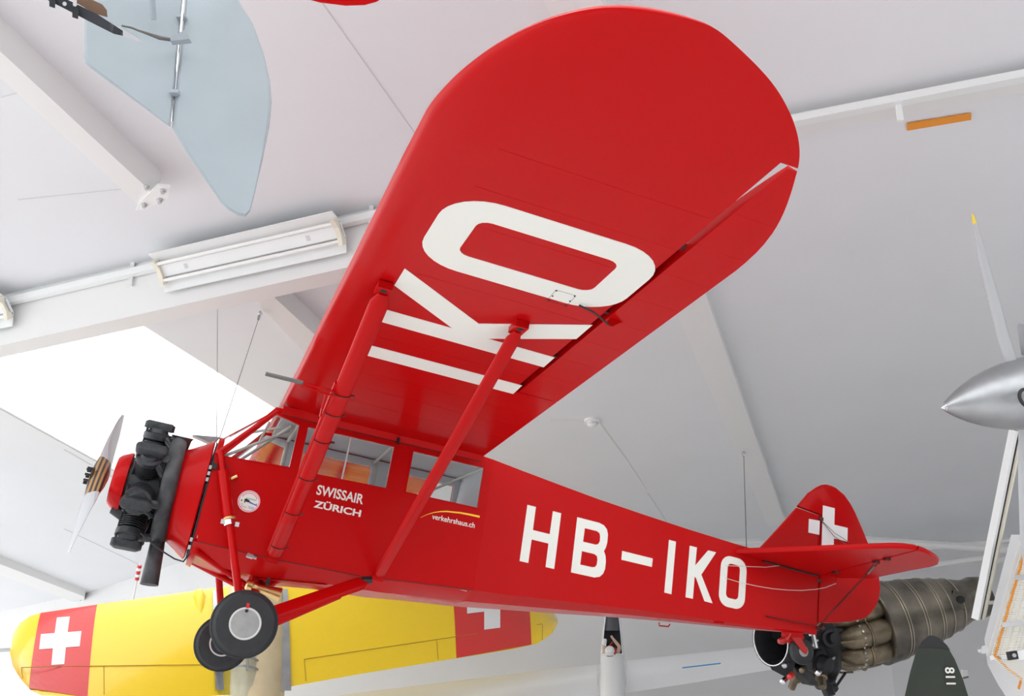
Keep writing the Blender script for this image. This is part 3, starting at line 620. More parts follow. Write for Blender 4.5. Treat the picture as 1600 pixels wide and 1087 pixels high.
# tail wheel
tw = rp('tail_wheel_fork', join(tube([(5.30, 0, -.90), (5.27, 0, -.975)], .04, 8), tube([(5.19, 0, -.995), (5.23, 0, -.985), (5.30, 0, -.955), (5.47, 0, -.915)], [.022, .034, .03, .018], 10), plate([[(5.30, .055, -.94), (5.40, .055, -.925), (5.49, .055, -1.03), (5.475, .055, -1.07), (5.44, .055, -1.06)]], (0, -.012, 0)), plate([[(5.30, -.055, -.94), (5.40, -.055, -.925), (5.49, -.055, -1.03), (5.475, -.055, -1.07), (5.44, -.055, -1.06)]], (0, .012, 0))), 'fork_red')
tt = rp('tail_wheel', lathe([(-.035, .05), (-.038, .09), (-.025, .122), (0, .128), (.025, .122), (.038, .09), (.035, .05)], (5.455, 0, -1.045), (0, 1, 0), 32), 'rubber', None, 40)
rp('tail_wheel_hub', lathe([(-.037, .052), (.037, .052)], (5.455, 0, -1.045), (0, 1, 0), 20), 'hub_grey', tt)
rp('tail_spring', tube([(5.56, .03, -.87), (5.60, .03, -.99)], .018, 8), 'polished')
rp('tail_skid_block', box((5.34, 0, -.905), (.20, .07, .07)), 'red_paint', None)
for x, y, z in ((4.04, -.19, -1.045), (4.43, .15, -.965)):      # small foot loops under the rear fuselage
    rp('foot_loop', tube([(x-.055, y, z+.03), (x-.05, y, z), (x+.05, y, z+.01), (x+.06, y, z+.035)], .007, 6), 'red_paint', tail_body)
# ---- registration and markings on the port side
SL = (W1-W0)/(XT-XC)
def sp(x, z, off=.002): return (x, hw(x) + off, z)
def fletter(name, loops): return rp(name, plate([[sp(x, z) for x, z in l] for l in loops], (0, -.0015, 0)), 'letter_white', tail_body)
fletter('letter_h', [[(2.281, -.325), (2.366, -.325), (2.368, -.531), (2.537, -.531), (2.538, -.323), (2.623, -.323), (2.625, -.820), (2.539, -.820), (2.537, -.614), (2.369, -.614), (2.368, -.820), (2.283, -.820)]])
fletter('letter_b', [[(2.789, -.321), (3.02, -.321), (3.072, -.333), (3.108, -.362), (3.124, -.405), (3.126, -.48), (3.118, -.525), (3.102, -.562), (3.124, -.60), (3.134, -.65), (3.134, -.715), (3.12, -.76), (3.088, -.795), (3.034, -.812), (2.794, -.815)],
        [(2.879, -.401), (3.006, -.400), (3.035, -.412), (3.046, -.44), (3.048, -.485), (3.035, -.512), (3.01, -.523), (2.878, -.524)], [(2.878, -.609), (3.006, -.608), (3.036, -.62), (3.046, -.65), (3.044, -.695), (3.03, -.72), (3.0, -.728), (2.877, -.729)]])
fletter('dash', [[(3.291, -.520), (3.625, -.520), (3.624, -.598), (3.293, -.600)]])
fletter('letter_i', [[(3.784, -.312), (3.863, -.312), (3.863, -.801), (3.784, -.801)]])
fletter('letter_k', [[(4.021, -.316), (4.104, -.316), (4.101, -.487), (4.235, -.315), (4.329, -.315), (4.178, -.558), (4.330, -.796), (4.236, -.794), (4.122, -.602), (4.105, -.59), (4.104, -.797), (4.021, -.798)]])
fletter('letter_o', [rrect(4.394, 4.702, -.797, -.317, .11, 6), rrect(4.476, 4.622, -.712, -.386, .04, 4)])
def stext(name, s, x, z, w_, h_, m, bold=0, y=W0+.002):
    v, f = text_vf(s, w_, h_, bold); return rp(name, ([(x+a, y, z+b) for a, b in v], f), m, port)
stext('airline_lettering', 'SWISSAIR', .444, -.638, .393, .083, 'letter_white', .022)
stext('city_lettering', 'ZÜRICH', .446, -.744, .393, .070, 'letter_white', .03)
stext('museum_lettering', 'verkehrshaus.ch', 1.438, -.634, .383, .046, 'letter_white', .014)
arc = [(1.339, -.644), (1.39, -.607), (1.444, -.578), (1.50, -.558), (1.555, -.545), (1.672, -.532), (1.76, -.529), (1.851, -.529)]
n_ = len(arc); rp('yellow_arc', loft([[(x, W0+.002, z + .0085*(.15+.85*i/(n_-1))), (x, W0+.002, z - .0085*(.15+.85*i/(n_-1))), (x, W0+.001, z)] for i, (x, z) in enumerate(arc)]), 'yellow_paint', port)
# round club sticker
def disc(r, y, n=40, c=(-.063, -.804)): return [(c[0] + r*math.cos(2*math.pi*i/n), y, c[1] + r*math.sin(2*math.pi*i/n)) for i in range(n)]
stk = rp('round_sticker', plate([disc(.087, W0+.0015)], (0, -.001, 0)), 'letter_white', port)
rp('sticker_ring', plate([disc(.082, W0+.0022), disc(.076, W0+.0022)], (0, -.0005, 0)), 'sticker_rose', port)
def sk_poly(name, pts, m): rp(name, plate([[(-.063 + a*.087, W0+.0024, -.804 + b*.087) for a, b in pts]], (0, -.0004, 0)), m, port)
sk_poly('sticker_sea', [(-.35, .28), (.1, .30), (.7, .24), (.6, .14), (.1, .16), (-.2, .2)], 'sticker_green')
sk_poly('sticker_fuselage', [(-.45, .08), (-.30, .22), (.02, .10), (.10, -.02), (-.05, -.12), (-.38, -.06)], 'black')
sk_poly('sticker_tail', [(.08, .0), (.80, -.22), (.82, -.30), (.0, -.14)], 'sticker_blue')
sk_poly('sticker_fin', [(.62, -.18), (.70, -.05), (.78, -.20)], 'bright_red')
sk_poly('sticker_wheel', [(-.42, -.06), (-.30, -.04), (-.30, -.20), (-.40, -.20)], 'black')
sk_poly('sticker_engine', [(-.72, .02), (-.62, .04), (-.60, -.10), (-.70, -.12)], 'black')
v, f = text_vf('TEAM', .045, .020); rp('sticker_lettering', ([(-.058+a, W0+.0026, -.862+b) for a, b in v], f), 'sticker_blue', port)
rp('sticker_script', tube([(-.122, W0+.0026, -.838), (-.105, W0+.0026, -.83), (-.113, W0+.0026, -.862), (-.095, W0+.0026, -.85), (-.085, W0+.0026, -.858), (-.07, W0+.0026, -.852)], .002, 4), 'sticker_rose', port)
for k in range(12):
    t = math.radians(150 - 120*k/11); rp('sticker_motto', box((-.063 + .065*math.cos(t), W0+.0024, -.804 + .065*math.sin(t)), (.008, .0006, .010)), 'sticker_rose', port)
# =================================================================== suspension cables
def hang(top, path, label, r=.006):
    t = Vector(top); e = tag(empty('suspension_cable', t), label, 'cable')
    ob('wire', tube([Vector(p)-t for p in path], r, 5), 'cable', e)
    d = (Vector(path[1])-Vector(path[0])).normalized()
    ob('eye_hook', join(torus(d*.07, d.cross(Vector((0, 0, 1))) if abs(d.z) < .95 else (0, 1, 0), .045, .012, 14, 6), lathe([(0, .03), (.03, .012)], (0, 0, 0), d, 8)), 'steel', e)
    for s in (.22, .30, .38): ob('wire_clamp', box(d*s, (.03, .03, .04)), 'steel', e)
    return e
p = onc(407, 489, .30); q = to_world((-.40, .1, -.28)); hang(p, [p, q], 'steel cable with hook hanging slanted from the rafter to the aircraft nose', .0035)
p = onc(340, 472, .05); q = to_world((-.41, -.1, -.28)); hang(p, [p, q], 'thin steel cable hanging straight down onto the aircraft nose', .003)
p = onc(1162, 709, .19); q = to_world((4.72, .08, -.17)); hang(p, [p, q], 'steel cable from the long rafter to the aircraft tail', .006)
# =================================================================== grey-blue tailplane, upper left
def flat_thing(px, d, th, m, name, parent=None, origin=None, n=None):
    pts = [at(u, v, d) for u, v in px]; o_ = origin or Vector()
    nn = ray(250, 150).normalized(); return ob(name, plate([[p - o_ for p in pts]], nn*th), m, parent)
tp_ = tag(empty('grey_tailplane', at(270, 60, 5.6)), 'pale grey-blue tailplane of another aircraft at the upper left', 'aircraft tail')
o_ = tp_.location
def tilt(u, v): return 5.6 - .0012*(v-60) + .0008*(u-270)
def fl(px, th=.045, dz=0): return foil3([at(u, v, tilt(u, v)+dz) - o_ for u, v in px], ray(270, 100).normalized()*th)
def foil3(pts, off):
    c = sum(pts, Vector())/len(pts); rows = []
    for t, ins in ((0, .02), (.25, .004), (.5, 0), (.75, .004), (1, .02)): rows.append([p + (c-p).normalized()*ins + off*t for p in pts])
    return loft(rows)
ob('stabilizer', fl([(133, -60), (131, 88), (133, 98), (140, 106), (266, 199), (292, -60)]), 'tail_grey', tp_, 25)
ob('elevator', fl([(297, -60), (269, 200), (292, 240), (346, 318), (358, 329), (372, 337), (384, 339), (391, 332), (397, 310), (411, 250), (422, 195), (425, 160), (422, 125), (412, 82), (396, 38), (368, -8), (330, -60)]), 'tail_grey', tp_, 25)
for v in (27, 145): ob('hinge', box(at(278 + (27-v)*.09+6, v, tilt(280, v)-.02) - o_, (.05, .04, .02)), 'tail_grey', tp_)
ob('hinge_rod', tube([at(289, -20, 5.62)-o_, at(269, 190, 5.5)-o_], .006, 6), 'polished', tp_)
ob('stay_tube', tube([at(236, -40, 5.5)-o_, at(240, 31, 5.55)-o_], .016, 8), 'tail_grey', tp_)
hs = ob('control_horn', loft([[at(u, v, 5.5)-o_ + Vector((0, .02*k, 0)) for k in (-1, 1)] + [at(u2, v2, 5.5)-o_ + Vector((0, .02*k, 0)) for k in (1, -1)] for (u, v), (u2, v2) in (((268, 60), (268, 67)), ((280, 56), (282, 66)), ((292, 49), (298, 64)))]), 'tail_grey', tp_)
ob('turnbuckle', tube([at(218, 48, 5.4)-o_, at(250, 59, 5.45)-o_, at(268, 62, 5.5)-o_], [.006, .012, .01], 6), 'cable', tp_)
ob('control_wire', tube([at(190, 40, 5.35)-o_, at(205, 43, 5.37)-o_, at(220, 49, 5.4)-o_], .006, 6), 'cable', tp_)
tk = tag(empty('tail_skid', at(150, 20, 5.0)), 'dark tail skid with pale tip in front of the grey tailplane', 'tail skid')
o2 = tk.location
ob('skid_bar', loc(tk, loft([[at(u+du, v+dv, 5.0+k) for du, dv, k in ((0, -h, -.03), (0, h, -.03), (0, h, .03), (0, -h, .03))] for u, v, h in ((70, -8, 6), (100, 5, 8), (150, 30, 9), (178, 46, 7), (192, 52, 4))])), 'dark_cloth', tk)
ob('skid_shoe', loc(tk, loft([[at(u, v-h, 4.97), at(u, v+h, 4.97), at(u, v+h, 5.02), at(u, v-h, 5.02)] for u, v, h in ((172, 43, 7), (190, 50, 6), (222, 66, 2))])), 'polished', tk)
ob('skid_block', loc(tk, plate([[at(u, v, 5.03) for u, v in ((120, 5), (150, 22), (168, 27), (167, 16), (160, 7), (145, 0), (120, -15))]], ray(150, 10)*.006)), mat('brown_wood', (.18, .10, .055), .5), tk)
for u, v in ((82, 3), (118, 20)): ob('skid_band', loc(tk, loft([[at(u-5, v-9, 4.94+k), at(u+5, v-5, 4.94+k), at(u+4, v+10, 4.94+k), at(u-5, v+7, 4.94+k)] for k in (0, .13)])), 'black', tk)
for u, v in ((101, 6), (117, 7)): ob('bolt', loc(tk, lathe([(0, .012), (.02, .010)], at(u, v, 4.96), -ray(u, v), 6)), 'steel', tk)
# red wing edge at the top of the picture
rw = [(440, -60), (455, -20), (470, -4), (500, 4), (540, 9), (570, 8), (588, 3), (600, -4), (620, -30), (640, -60)]
rwt = tag(ob('red_wing_tip', foil3([at(u, v, 5.2) for u, v in rw], ray(540, 0)*.012), 'red_paint', None, 25), 'edge of a red wing tip at the top picture edge', 'wing')
# =================================================================== yellow aircraft, lower left
ya = tag(empty('yellow_aircraft', at(395, 1000, 18)), 'yellow aircraft with white crosses on red bands hanging behind the wheels', 'aircraft')
YD = [(-40, 15.6), (15, 15.8), (400, 18.0), (870, 20.8)]
def yd(u): return interp(YD, u)
yle = [(15, 1012), (20, 990), (32, 973), (48, 962), (65, 957), (153, 944), (318, 921), (400, 908), (560, 905), (720, 908), (800, 914), (840, 930), (862, 950), (872, 968)]
yte = [(15, 1018), (20, 1040), (30, 1058), (48, 1078), (65, 1086), (153, 1090), (318, 1088), (400, 1082), (560, 1053), (720, 1027), (800, 1014), (840, 1005), (862, 990), (872, 972)]
yn = (-ray(400, 1000)).normalized()
def ypt(u, q, off=0):                                          # q = 0 leading edge, 1 trailing edge; the trailing edge hangs nearer
    v0, v1 = interp(yle, u), interp(yte, u); a, b = at(u, v0, yd(u)+.75), at(u, v1, yd(u)-.95)
    return lerp(a, b, q) + yn*off - ya.location
us = [15, 17, 20, 26, 32, 40, 48, 65, 90, 153, 240, 318, 400, 480, 560, 640, 720, 770, 800, 820, 840, 852, 862, 868, 872]
qs = [0, .015, .04, .1, .2, .35, .5, .65, .8, .9, 1]
def ysec(u):
    c = (interp(yte, u)-interp(yle, u))/FPX*yd(u)
    return [ypt(u, q, interp(UP, q)*c*.9) for q in qs] + [ypt(u, q, -.03*c*math.sin(math.pi*q)) for q in qs[-2:0:-1]]
yw = ob('wing', loft([ysec(u) for u in us]), 'yellow_paint', ya, 35)
def ysurf(u, v, lift=.006):                                    # point on the upper surface seen at the pixel
    q = (v-interp(yle, u))/(interp(yte, u)-interp(yle, u)); c = (interp(yte, u)-interp(yle, u))/FPX*yd(u)
    return ypt(u, q, interp(UP, min(max(q, 0), 1))*c*.9 + lift)
def ypatch(name, quad, m, lift, nu=6, nv=22):                  # patch laid on the curved wing
    (a, b, c, d) = quad; rows = []
    for i in range(nv+1):
        t = (i/nv)**1.8; row = []
        for j in range(nu+1):
            s = j/nu; l0 = (a[0]+(d[0]-a[0])*t, a[1]+(d[1]-a[1])*t); l1 = (b[0]+(c[0]-b[0])*t, b[1]+(c[1]-b[1])*t)
            row.append(ysurf(l0[0]+(l1[0]-l0[0])*s, l0[1]+(l1[1]-l0[1])*s, lift))
        rows.append(row)
    return ob(name, loft(rows, False, False), m, ya)
def band(u0t, u1t, u0b, u1b, name='red_band'):
    return ypatch(name, ((u0t, interp(yle, u0t)+.3), (u1t, interp(yle, u1t)+.3), (u1b, interp(yte, u1b)-.5), (u0b, interp(yte, u0b)-.5)), 'flag_red', .012)
band(65, 153, 46, 137); band(703, 822, 713, 830)
def ycross(c, ux, uy, m='flag_white'):                         # centre, half arm vectors in pixels
    for (L_, T_) in ((1, .32), (.32, 1)):
        q = [(c[0]+ux[0]*a+uy[0]*b, c[1]+ux[1]*a+uy[1]*b) for a, b in ((-L_, -T_), (L_, -T_), (L_, T_), (-L_, T_))]
        ypatch('white_cross', q, m, .02 if L_ == 1 else .021, 4, 6)
ycross((97, 1003), (31.5, -2.2), (-4.5, 38)); ycross((766, 943), (39, -5), (1, 41))
def yline(pts, r=.006): ob('panel_line', tube([ysurf(u, v, .010) for u, v in pts], r, 5), 'seam_dark' if 0 else mat('line_brown', (.45, .26, .03), .6), ya)
yline([(35, 1044), (100, 1043.5), (165, 1043), (240, 1042), (318, 1041)]); yline([(164, 1043), (163, 1085)]); yline([(35, 1044), (36, 1060)])
yline([(475, 1032), (560, 1019), (640, 1007), (740, 992), (845, 976)]); yline([(475, 1032), (478, 1064)]); yline([(681, 1002), (684, 1030)]); yline([(846, 976), (847, 1000)])
# metal fuselage of the yellow aircraft, nose away from the camera
fa, fb = at(398, 893, 18.9), at(386, 1240, 16.2); fdir = (fb-fa).normalized()
def fq(t): return lerp(fa, fb, t) - ya.location
sx = Vector((1, .15, 0)).normalized(); sx = (sx - fdir*sx.dot(fdir)).normalized(); sy = fdir.cross(sx)
def yfs(t, rx, ry): return [fq(t) + sx*(rx*math.cos(a)) + sy*(ry*math.sin(a)) for a in [2*math.pi*j/28 for j in range(28)]]
yfu = ob('fuselage', loft([yfs(0, .12, .12), yfs(.02, .32, .30), yfs(.06, .47, .42), yfs(.15, .56, .50), yfs(.35, .60, .54), yfs(.6, .58, .54), yfs(1, .38, .4)]), 'metal_yellow_sheen', ya, 40)
for a_, b_2 in ((434, 449), (333, 344)):
    ypatch('wing_fillet', ((a_, 922), (b_2, 922), (b_2+6, 1078), (a_+4, 1078)), 'alu', .05, 3, 16)
ob('cowl_bulge', lathe([(-.18, .02), (-.14, .07), (0, .11), (.25, .08), (.55, .02)], ysurf(312, 934, -.03), ysurf(314, 990, 0) - ysurf(312, 940, 0), 16), 'yellow_paint', ya, 40)
tow = -sy if (-sy).dot(CAM - fa) > 0 else sy
can = ob('canopy', loft([[fq(t) - sx*.22 + sx*(w_*math.cos(a)) + tow*(.38 + h_*math.sin(a)) for a in [math.pi*j/10 for j in range(11)]] for t, w_, h_ in ((.385, .30, .02), (.42, .36, .24), (.46, .38, .33), (.56, .38, .34), (.70, .30, .10))]), 'bright_glass', ya, 40)
for t in (.40, .43, .46, .50, .54):
    k = interp([(.385, .02), (.42, .24), (.46, .33), (.56, .34)], t); ww = interp([(.385, .30), (.42, .36), (.46, .38)], t)
    ob('canopy_frame', tube([fq(t) - sx*.22 + sx*(ww*1.02*math.cos(a)) + tow*(.385 + k*1.02*math.sin(a)) for a in [math.pi*j/10 for j in range(11)]], .022, 6), 'alu', ya)
for x in (-.2, .2): ob('canopy_frame', tube([fq(t) - sx*.22 + sx*x + tow*(.385 + k*.88) for t, k in ((.40, .10), (.42, .24), (.46, .33), (.56, .34))], .02, 6), 'alu', ya)
ob('exhaust', tube([fq(.10) + sx*-.50, fq(.13) + sx*-.62, fq(.17) + sx*-.63], .07, 10), 'sooty_pipe', ya, 50)
ob('nose_panel', tube([fq(.045) + sx*(.42*math.cos(a)) + sy*(.41*math.sin(a)) for a in [2*math.pi*j/24 for j in range(25)]], .012, 5), 'polished', ya)
# wing mast and spear at the left tip
ob('tip_probe', tube([ypt(15.5, .5), ypt(15.5, .5) + at(-60, 1016, 15.6) - at(15, 1012, 15.8)], .03, 8), 'steel', ya)
# striped stick
sr = tag(empty('striped_rod', at(208, 936, 20)), 'thin rod with red and white stripes standing above the yellow wing', 'rod')
ps, pe = Vector(), at(219, 879, 20.0) - sr.location
ob('rod', tube([ps - (pe-ps)*.3, pe], .02, 6), 'white_paint', sr)
for t in (.53, .70, .86): ob('red_stripe', tube([lerp(ps, pe, t), lerp(ps, pe, t+.07)], .045, 8), 'bright_red', sr)
for t in (.615, .785): ob('white_stripe', tube([lerp(ps, pe, t), lerp(ps, pe, t+.07)], .044, 8), 'flag_white', sr)
# =================================================================== white glider
gl = tag(empty('glider', at(956, 1030, 21)), 'white glider with tinted canopy and long slim wings low behind the fuselage', 'aircraft')
GS = [(936, 4, 22.0), (945, 8, 21.9), (965, 12, 21.7), (985, 15, 21.5), (1005, 17, 21.3), (1022, 18.6, 21.15), (1045, 19.5, 20.95), (1067, 20, 20.75), (1110, 19, 20.4), (1200, 14, 19.7)]
gx = Vector((1, .02, 0)); gfw = -ray(956, 1020).normalized()
def gsec(v, r, d, a0, a1, n=16, k=1.0):
    c = at(956.5, v, d) - gl.location; R_ = r/FPX*d*k
    return [c + gx*(R_*math.cos(t)) + gfw*(R_*math.sin(t)) for t in [a0 + (a1-a0)*j/n for j in range(n+1)]]
TAU = 2*math.pi
ob('fuselage', loft([gsec(v, r, d, 0, TAU*23/24, 23) for v, r, d in GS if v >= 1022]), 'gelcoat', gl, 40)
ob('nose_shell', loft([gsec(v, r, d, math.pi-.62, TAU+.62) for v, r, d in GS if v <= 1022], False, False), 'gelcoat', gl, 40)
ob('cockpit_tub', loft([gsec(v, r, d, math.pi+.25, TAU-.25, 16, .94) for v, r, d in GS if v <= 1022]), 'dark_cloth', gl, 40)
ob('canopy', loft([gsec(v, r, d, .60, math.pi-.60, 16, 1.0) for v, r, d in GS if v <= 1022], False, False), 'canopy_glass', gl, 40)
ob('instrument_cover', loft([gsec(v, r, d, .35, math.pi-.35, 12, .86) for v, r, d in GS if v <= 985]), mat('cover_grey', (.16, .17, .18), .7), gl, 40)
ob('canopy_rim', tube([p for p in gsec(1022, 18.9, 21.12, .5, math.pi-.5, 20)], .02, 6), 'gelcoat', gl)
def gwing(pts):                                                # leading and trailing pixels with depth, root to tip
    se = []
    for (u, v0, v1, d) in pts:
        a, b = at(u, v0, d+.15) - gl.location, at(u, v1, d-.15) - gl.location; c = (b-a).length
        se.append([lerp(a, b, q) + gfw*(interp(UP, q)*c*.8) for q in qs] + [lerp(a, b, q) - gfw*(.02*c*math.sin(math.pi*q)) for q in qs[-2:0:-1]])
    return loft(se)
gp = ob('wing', gwing([(950, 1036, 1090, 20.9), (880, 1043, 1094, 20.7), (690, 1066, 1108, 20.0), (400, 1101, 1128, 19)]), 'gelcoat', gl, 30)
gp2 = ob('wing', gwing([(960, 1033, 1085, 20.9), (1060, 1023, 1070, 21.2), (1180, 1010, 1050, 21.6), (1420, 985, 1012, 22.4)]), 'gelcoat', gl, 30)
for u in (934, 978): ob('root_seam', tube([at(u, v, 20.78) - gl.location for v in (1037 if u < 950 else 1032, 1052, 1070)], .006, 5), 'seam_grey', gl)
for (u0, v0, u1, v1) in ((1066, 1042, 1126, 1035), (800, 1072, 850, 1065)):
    ob('blue_stripe', plate([[at(u0, v0, 20.9) - gl.location, at(u1, v1, 20.9) - gl.location, at(u1, v1+2, 20.9) - gl.location, at(u0, v0+2, 20.9) - gl.location]], -gfw*.02), 'blue', gl)
# pilot figure: one skinned body, white cap
def skin_body(name, pts, edges, radii, m, parent, root=0):
    me = bpy.data.meshes.new(name); me.from_pydata([tuple(p) for p in pts], edges, []); o = bpy.data.objects.new(name, me); COL.objects.link(o); o.parent = parent
    md = o.modifiers.new('skin', 'SKIN'); 
    if not me.skin_vertices: me.attributes.new('skin', 'FLOAT', 'POINT')
    for i, r in enumerate(radii):
        sv = me.skin_vertices[0].data[i]; sv.radius = (r, r); sv.use_root = (i == root)
    o.modifiers.new('sub', 'SUBSURF').levels = 2; o.modifiers['sub'].render_levels = 2; me.materials.append(MATS[m]); return o
pil = tag(empty('person', at(955, 1030, 21.0)), 'seated pilot figure in a white cap reaching forward inside the glider cockpit', 'person')
def pp(u, v, d): return at(u, v, d) - pil.location
P_ = [pp(955, 1034, 21.05), pp(955, 1026, 21.0), pp(954.5, 1020.5, 20.96), pp(953.5, 1016, 20.93), pp(964, 1024, 20.99), pp(968, 1010, 20.96), pp(960.5, 1001, 21.08), pp(955.5, 994.5, 21.16), pp(946, 1024, 20.99), pp(943.5, 1011, 21.0), pp(946, 1000, 21.1),
      pp(953.8, 993.2, 21.17), pp(956.6, 992.4, 21.17), pp(959, 1041, 21.1), pp(951, 1041, 21.1)]
skin_body('body', P_, [(0, 1), (1, 2), (2, 3), (1, 4), (4, 5), (5, 6), (6, 7), (1, 8), (8, 9), (9, 10), (7, 11), (7, 12), (0, 13), (0, 14)], [.10, .11, .05, .085, .055, .042, .034, .022, .055, .042, .032, .012, .012, .07, .07], 'skin', pil)
ob('shirt', loft([[pp(955, v, d) + gx*(r*math.cos(t)) + gfw*(r*.8*math.sin(t)) for t in [TAU*j/16 for j in range(16)]] for v, r, d in ((1036, .14, 21.06), (1028, .165, 21.0), (1024.5, .13, 20.98), (1022.5, .07, 20.97))]), 'dark_cloth', pil, 40)
ob('cap', lathe([(-.085, .02), (-.075, .07), (-.04, .096), (.0, .103), (.03, .100), (.035, .10)], pp(952.8, 1016.5, 20.91), (fdir*.5 - gfw).normalized(), 20), 'flag_white', pil, 40)
ob('harness', tube([pp(951, 1011, 21.02), pp(955, 1006, 21.08), pp(957, 1003, 21.12)], .02, 5), 'bright_red', pil)
ob('harness', tube([pp(960, 1022, 20.86), pp(961, 1017, 20.92), pp(961, 1012, 21.0)], .022, 5), 'bright_red', pil)
ob('sleeve', tube([pp(943.8, 1008, 20.98), pp(945.5, 999, 21.08)], [.05, .04], 8), 'flag_white', pil)
# =================================================================== jet engine
je = tag(empty('jet_engine', at(1360, 1000, 13.6)), 'stripped jet engine with brown steel casing and burner cans behind the tail', 'jet engine')
jd = lambda u: 13.2 + (u-1225)/280*.45
def ja(u): return at(u, 1012 - (u-1225)*.262, jd(u)) - je.location
jdir = (ja(1500)-ja(1300)).normalized()
def jr(px, u): return px/FPX*jd(u)
def jl(prof, n=40): o_ = ja(prof[0][0]); return lathe([((ja(u)-o_).dot(jdir), jr(r, u)) for u, r in prof], o_, jdir, n)
ob('casing', jl([(1364, 60), (1366, 63), (1385, 61), (1410, 57), (1435, 53), (1460, 47), (1480, 41), (1496, 36), (1504, 33)]), 'jet_steel', je, 40)
for u, r in ((1389, 61), (1393, 60.5), (1417, 56.5), (1421, 56), (1444, 51.5), (1448, 50.5), (1464, 46.5), (1484, 41)):
    ob('casing_band', torus(ja(u), jdir, jr(r, u), .006, 40, 6), mat('jet_band', (.52, .47, .38), .35, metal=.9), je, 60)
ob('nozzle', jl([(1504, 33), (1512, 31), (1522, 33), (1536, 30), (1536, 26), (1512, 27)]), 'jet_steel', je, 40)
hp = at(1497, 937, jd(1497)-.33) - je.location
ob('port_plate', box(hp, (.18, .04, .22), Matrix.Rotation(.3, 3, 'Y')), 'jet_steel', je)
ob('port_hole', lathe([(0, .05), (.05, .05)], hp + Vector((.02, -.05, 0)), (0, 1, .2), 14), 'black', je)
ob('core', jl([(1238, 34), (1300, 36), (1364, 40)]), 'black', je, 40)
d_, s_, u_ = frame(jdir)
for k in range(8):
    a = TAU*k/8 + .2; off = (s_*math.cos(a) + u_*math.sin(a))
    def cp(u, rr): return ja(u) + off*jr(rr, u)
    c = ob('burner_can', tube([cp(1284, 30), cp(1296, 34), cp(1306, 39), cp(1312, 41), cp(1345, 43), cp(1358, 43), cp(1364, 42)], [jr(r, 1320) for r in (7, 9, 15, 18, 19, 19, 15)], 16), 'jet_brass', je, 40)
    ob('can_flange', torus(cp(1334, 42.5), jdir, jr(19.5, 1330), .018, 20, 6), 'jet_brass', c)
    for q in range(5):
        b_2 = a + (q-2)*.5; o3 = cp(1322, 41) + (s_*math.cos(b_2) + u_*math.sin(b_2))*jr(18.5, 1322)
        ob('bolt', lathe([(0, .018), (.02, .015)], o3, (s_*math.cos(b_2) + u_*math.sin(b_2)), 6), 'steel', c)
    ob('fuel_pipe', tube([cp(1290, 52), cp(1300, 58), cp(1318, 62)], .014, 6), 'jet_brass', je)
gb_ = ob('gear_casing', jl([(1236, 40), (1240, 60), (1252, 66), (1266, 60), (1276, 66), (1284, 60), (1286, 30)], 14), mat('gear_black', (.02, .021, .024), .45, metal=.3, noise=.4, nscale=12), je)
for k in range(14):
    a = TAU*k/14; off = (s_*math.cos(a) + u_*math.sin(a)); u0 = 1245 + 9*(k % 4); wd = .10 + .05*((k*7) % 3)
    ob('accessory', lathe([(0, wd*.8), (.10, wd*.8), (.11, wd*.55), (.24, wd*.5), (.25, .02)], ja(u0) + off*jr(56, u0), off + jdir*(.4*((k % 3)-1)), 12), 'gear_black' if k % 3 else 'jet_brass', je, 40)
    if k % 2 == 0: ob('pipe', tube([ja(u0) + off*jr(66, u0), ja(u0+14) + off*jr(73, u0), ja(u0+34) + off*jr(58, u0)], .018, 6), 'steel' if k % 4 == 0 else 'gear_black', je)
ic = at(1206, 1000, 12.6) - je.location; idr = (Vector((-.86, -.48, -.05))).normalized()
inl = ob('air_inlet', lathe([(-.45, .20), (-.2, .27), (0, .30), (.02, .315), (.03, .32), (.02, .30), (-.02, .285), (-.3, .20), (-.44, .18)], ic, idr, 32), 'gear_black', je, 40)
ob('inlet_ring', torus(ic + idr*.02, idr, .305, .010, 36, 6), 'steel', inl)
ob('inlet_duct', loft([[at(u, v, 12.9+k) - je.location for u, v in ((1178, 984), (1192, 1022), (1206, 1046), (1236, 1062), (1246, 1020), (1240, 975))] for k in (0, .35)]), 'gear_black', je)
ob('drain_rod', tube([at(1262, 980, 12.5) - je.location, at(1266, 992, 12.5) - je.location], .03, 8), 'polished', je)
for u, v, m in ((1233, 1058, 'flag_red'), (1225, 1040, 'steel'), (1252, 1048, 'jet_brass'), (1272, 1007, 'polished'), (1277, 1052, 'polished'), (1222, 1066, 'polished')):
    ob('accessory', lathe([(0, .02), (.01, .035), (.12, .035), (.13, .02)], at(u, v, 12.45) - je.location, (.5, .7, .3), 10), m, je, 40)
# =================================================================== olive propeller blade
gbk = tag(empty('olive_propeller', at(1468, 1040, 9)), 'olive green propeller blade with dark tip and white digits below the jet engine', 'propeller')
gpx = [(1395, 1330), (1398, 1220), (1405, 1140), (1414, 1085), (1422, 1050), (1430, 1022), (1440, 1003), (1450, 994), (1457, 993), (1468, 997), (1480, 1009), (1492, 1030), (1505, 1062), (1520, 1110), (1526, 1140), (1532, 1220), (1530, 1330)]
ob('blade', foil3([at(u, v, 9.0 + .0012*(u-1468)) - gbk.location for u, v in gpx], ray(1468, 1040)*.006), 'olive', gbk, 25)
ob('dark_tip', foil3([at(u, v, 8.995 + .0012*(u-1468)) - gbk.location for u, v in ((1434, 1014), (1440, 1002), (1450, 993.3), (1457, 992.3), (1468, 996.3), (1480, 1008), (1485, 1016), (1472, 1013), (1455, 1012), (1444, 1012))], ray(1468, 1000)*.007), 'black', gbk)
v, f = text_vf('811', 27, 15, .02)
ob('digits', ([at(1476 + b + a*.10, 1042 + a, 8.985 + .0012*(1476+b-1468)) - gbk.location for a, b in v], f), 'letter_white', gbk)
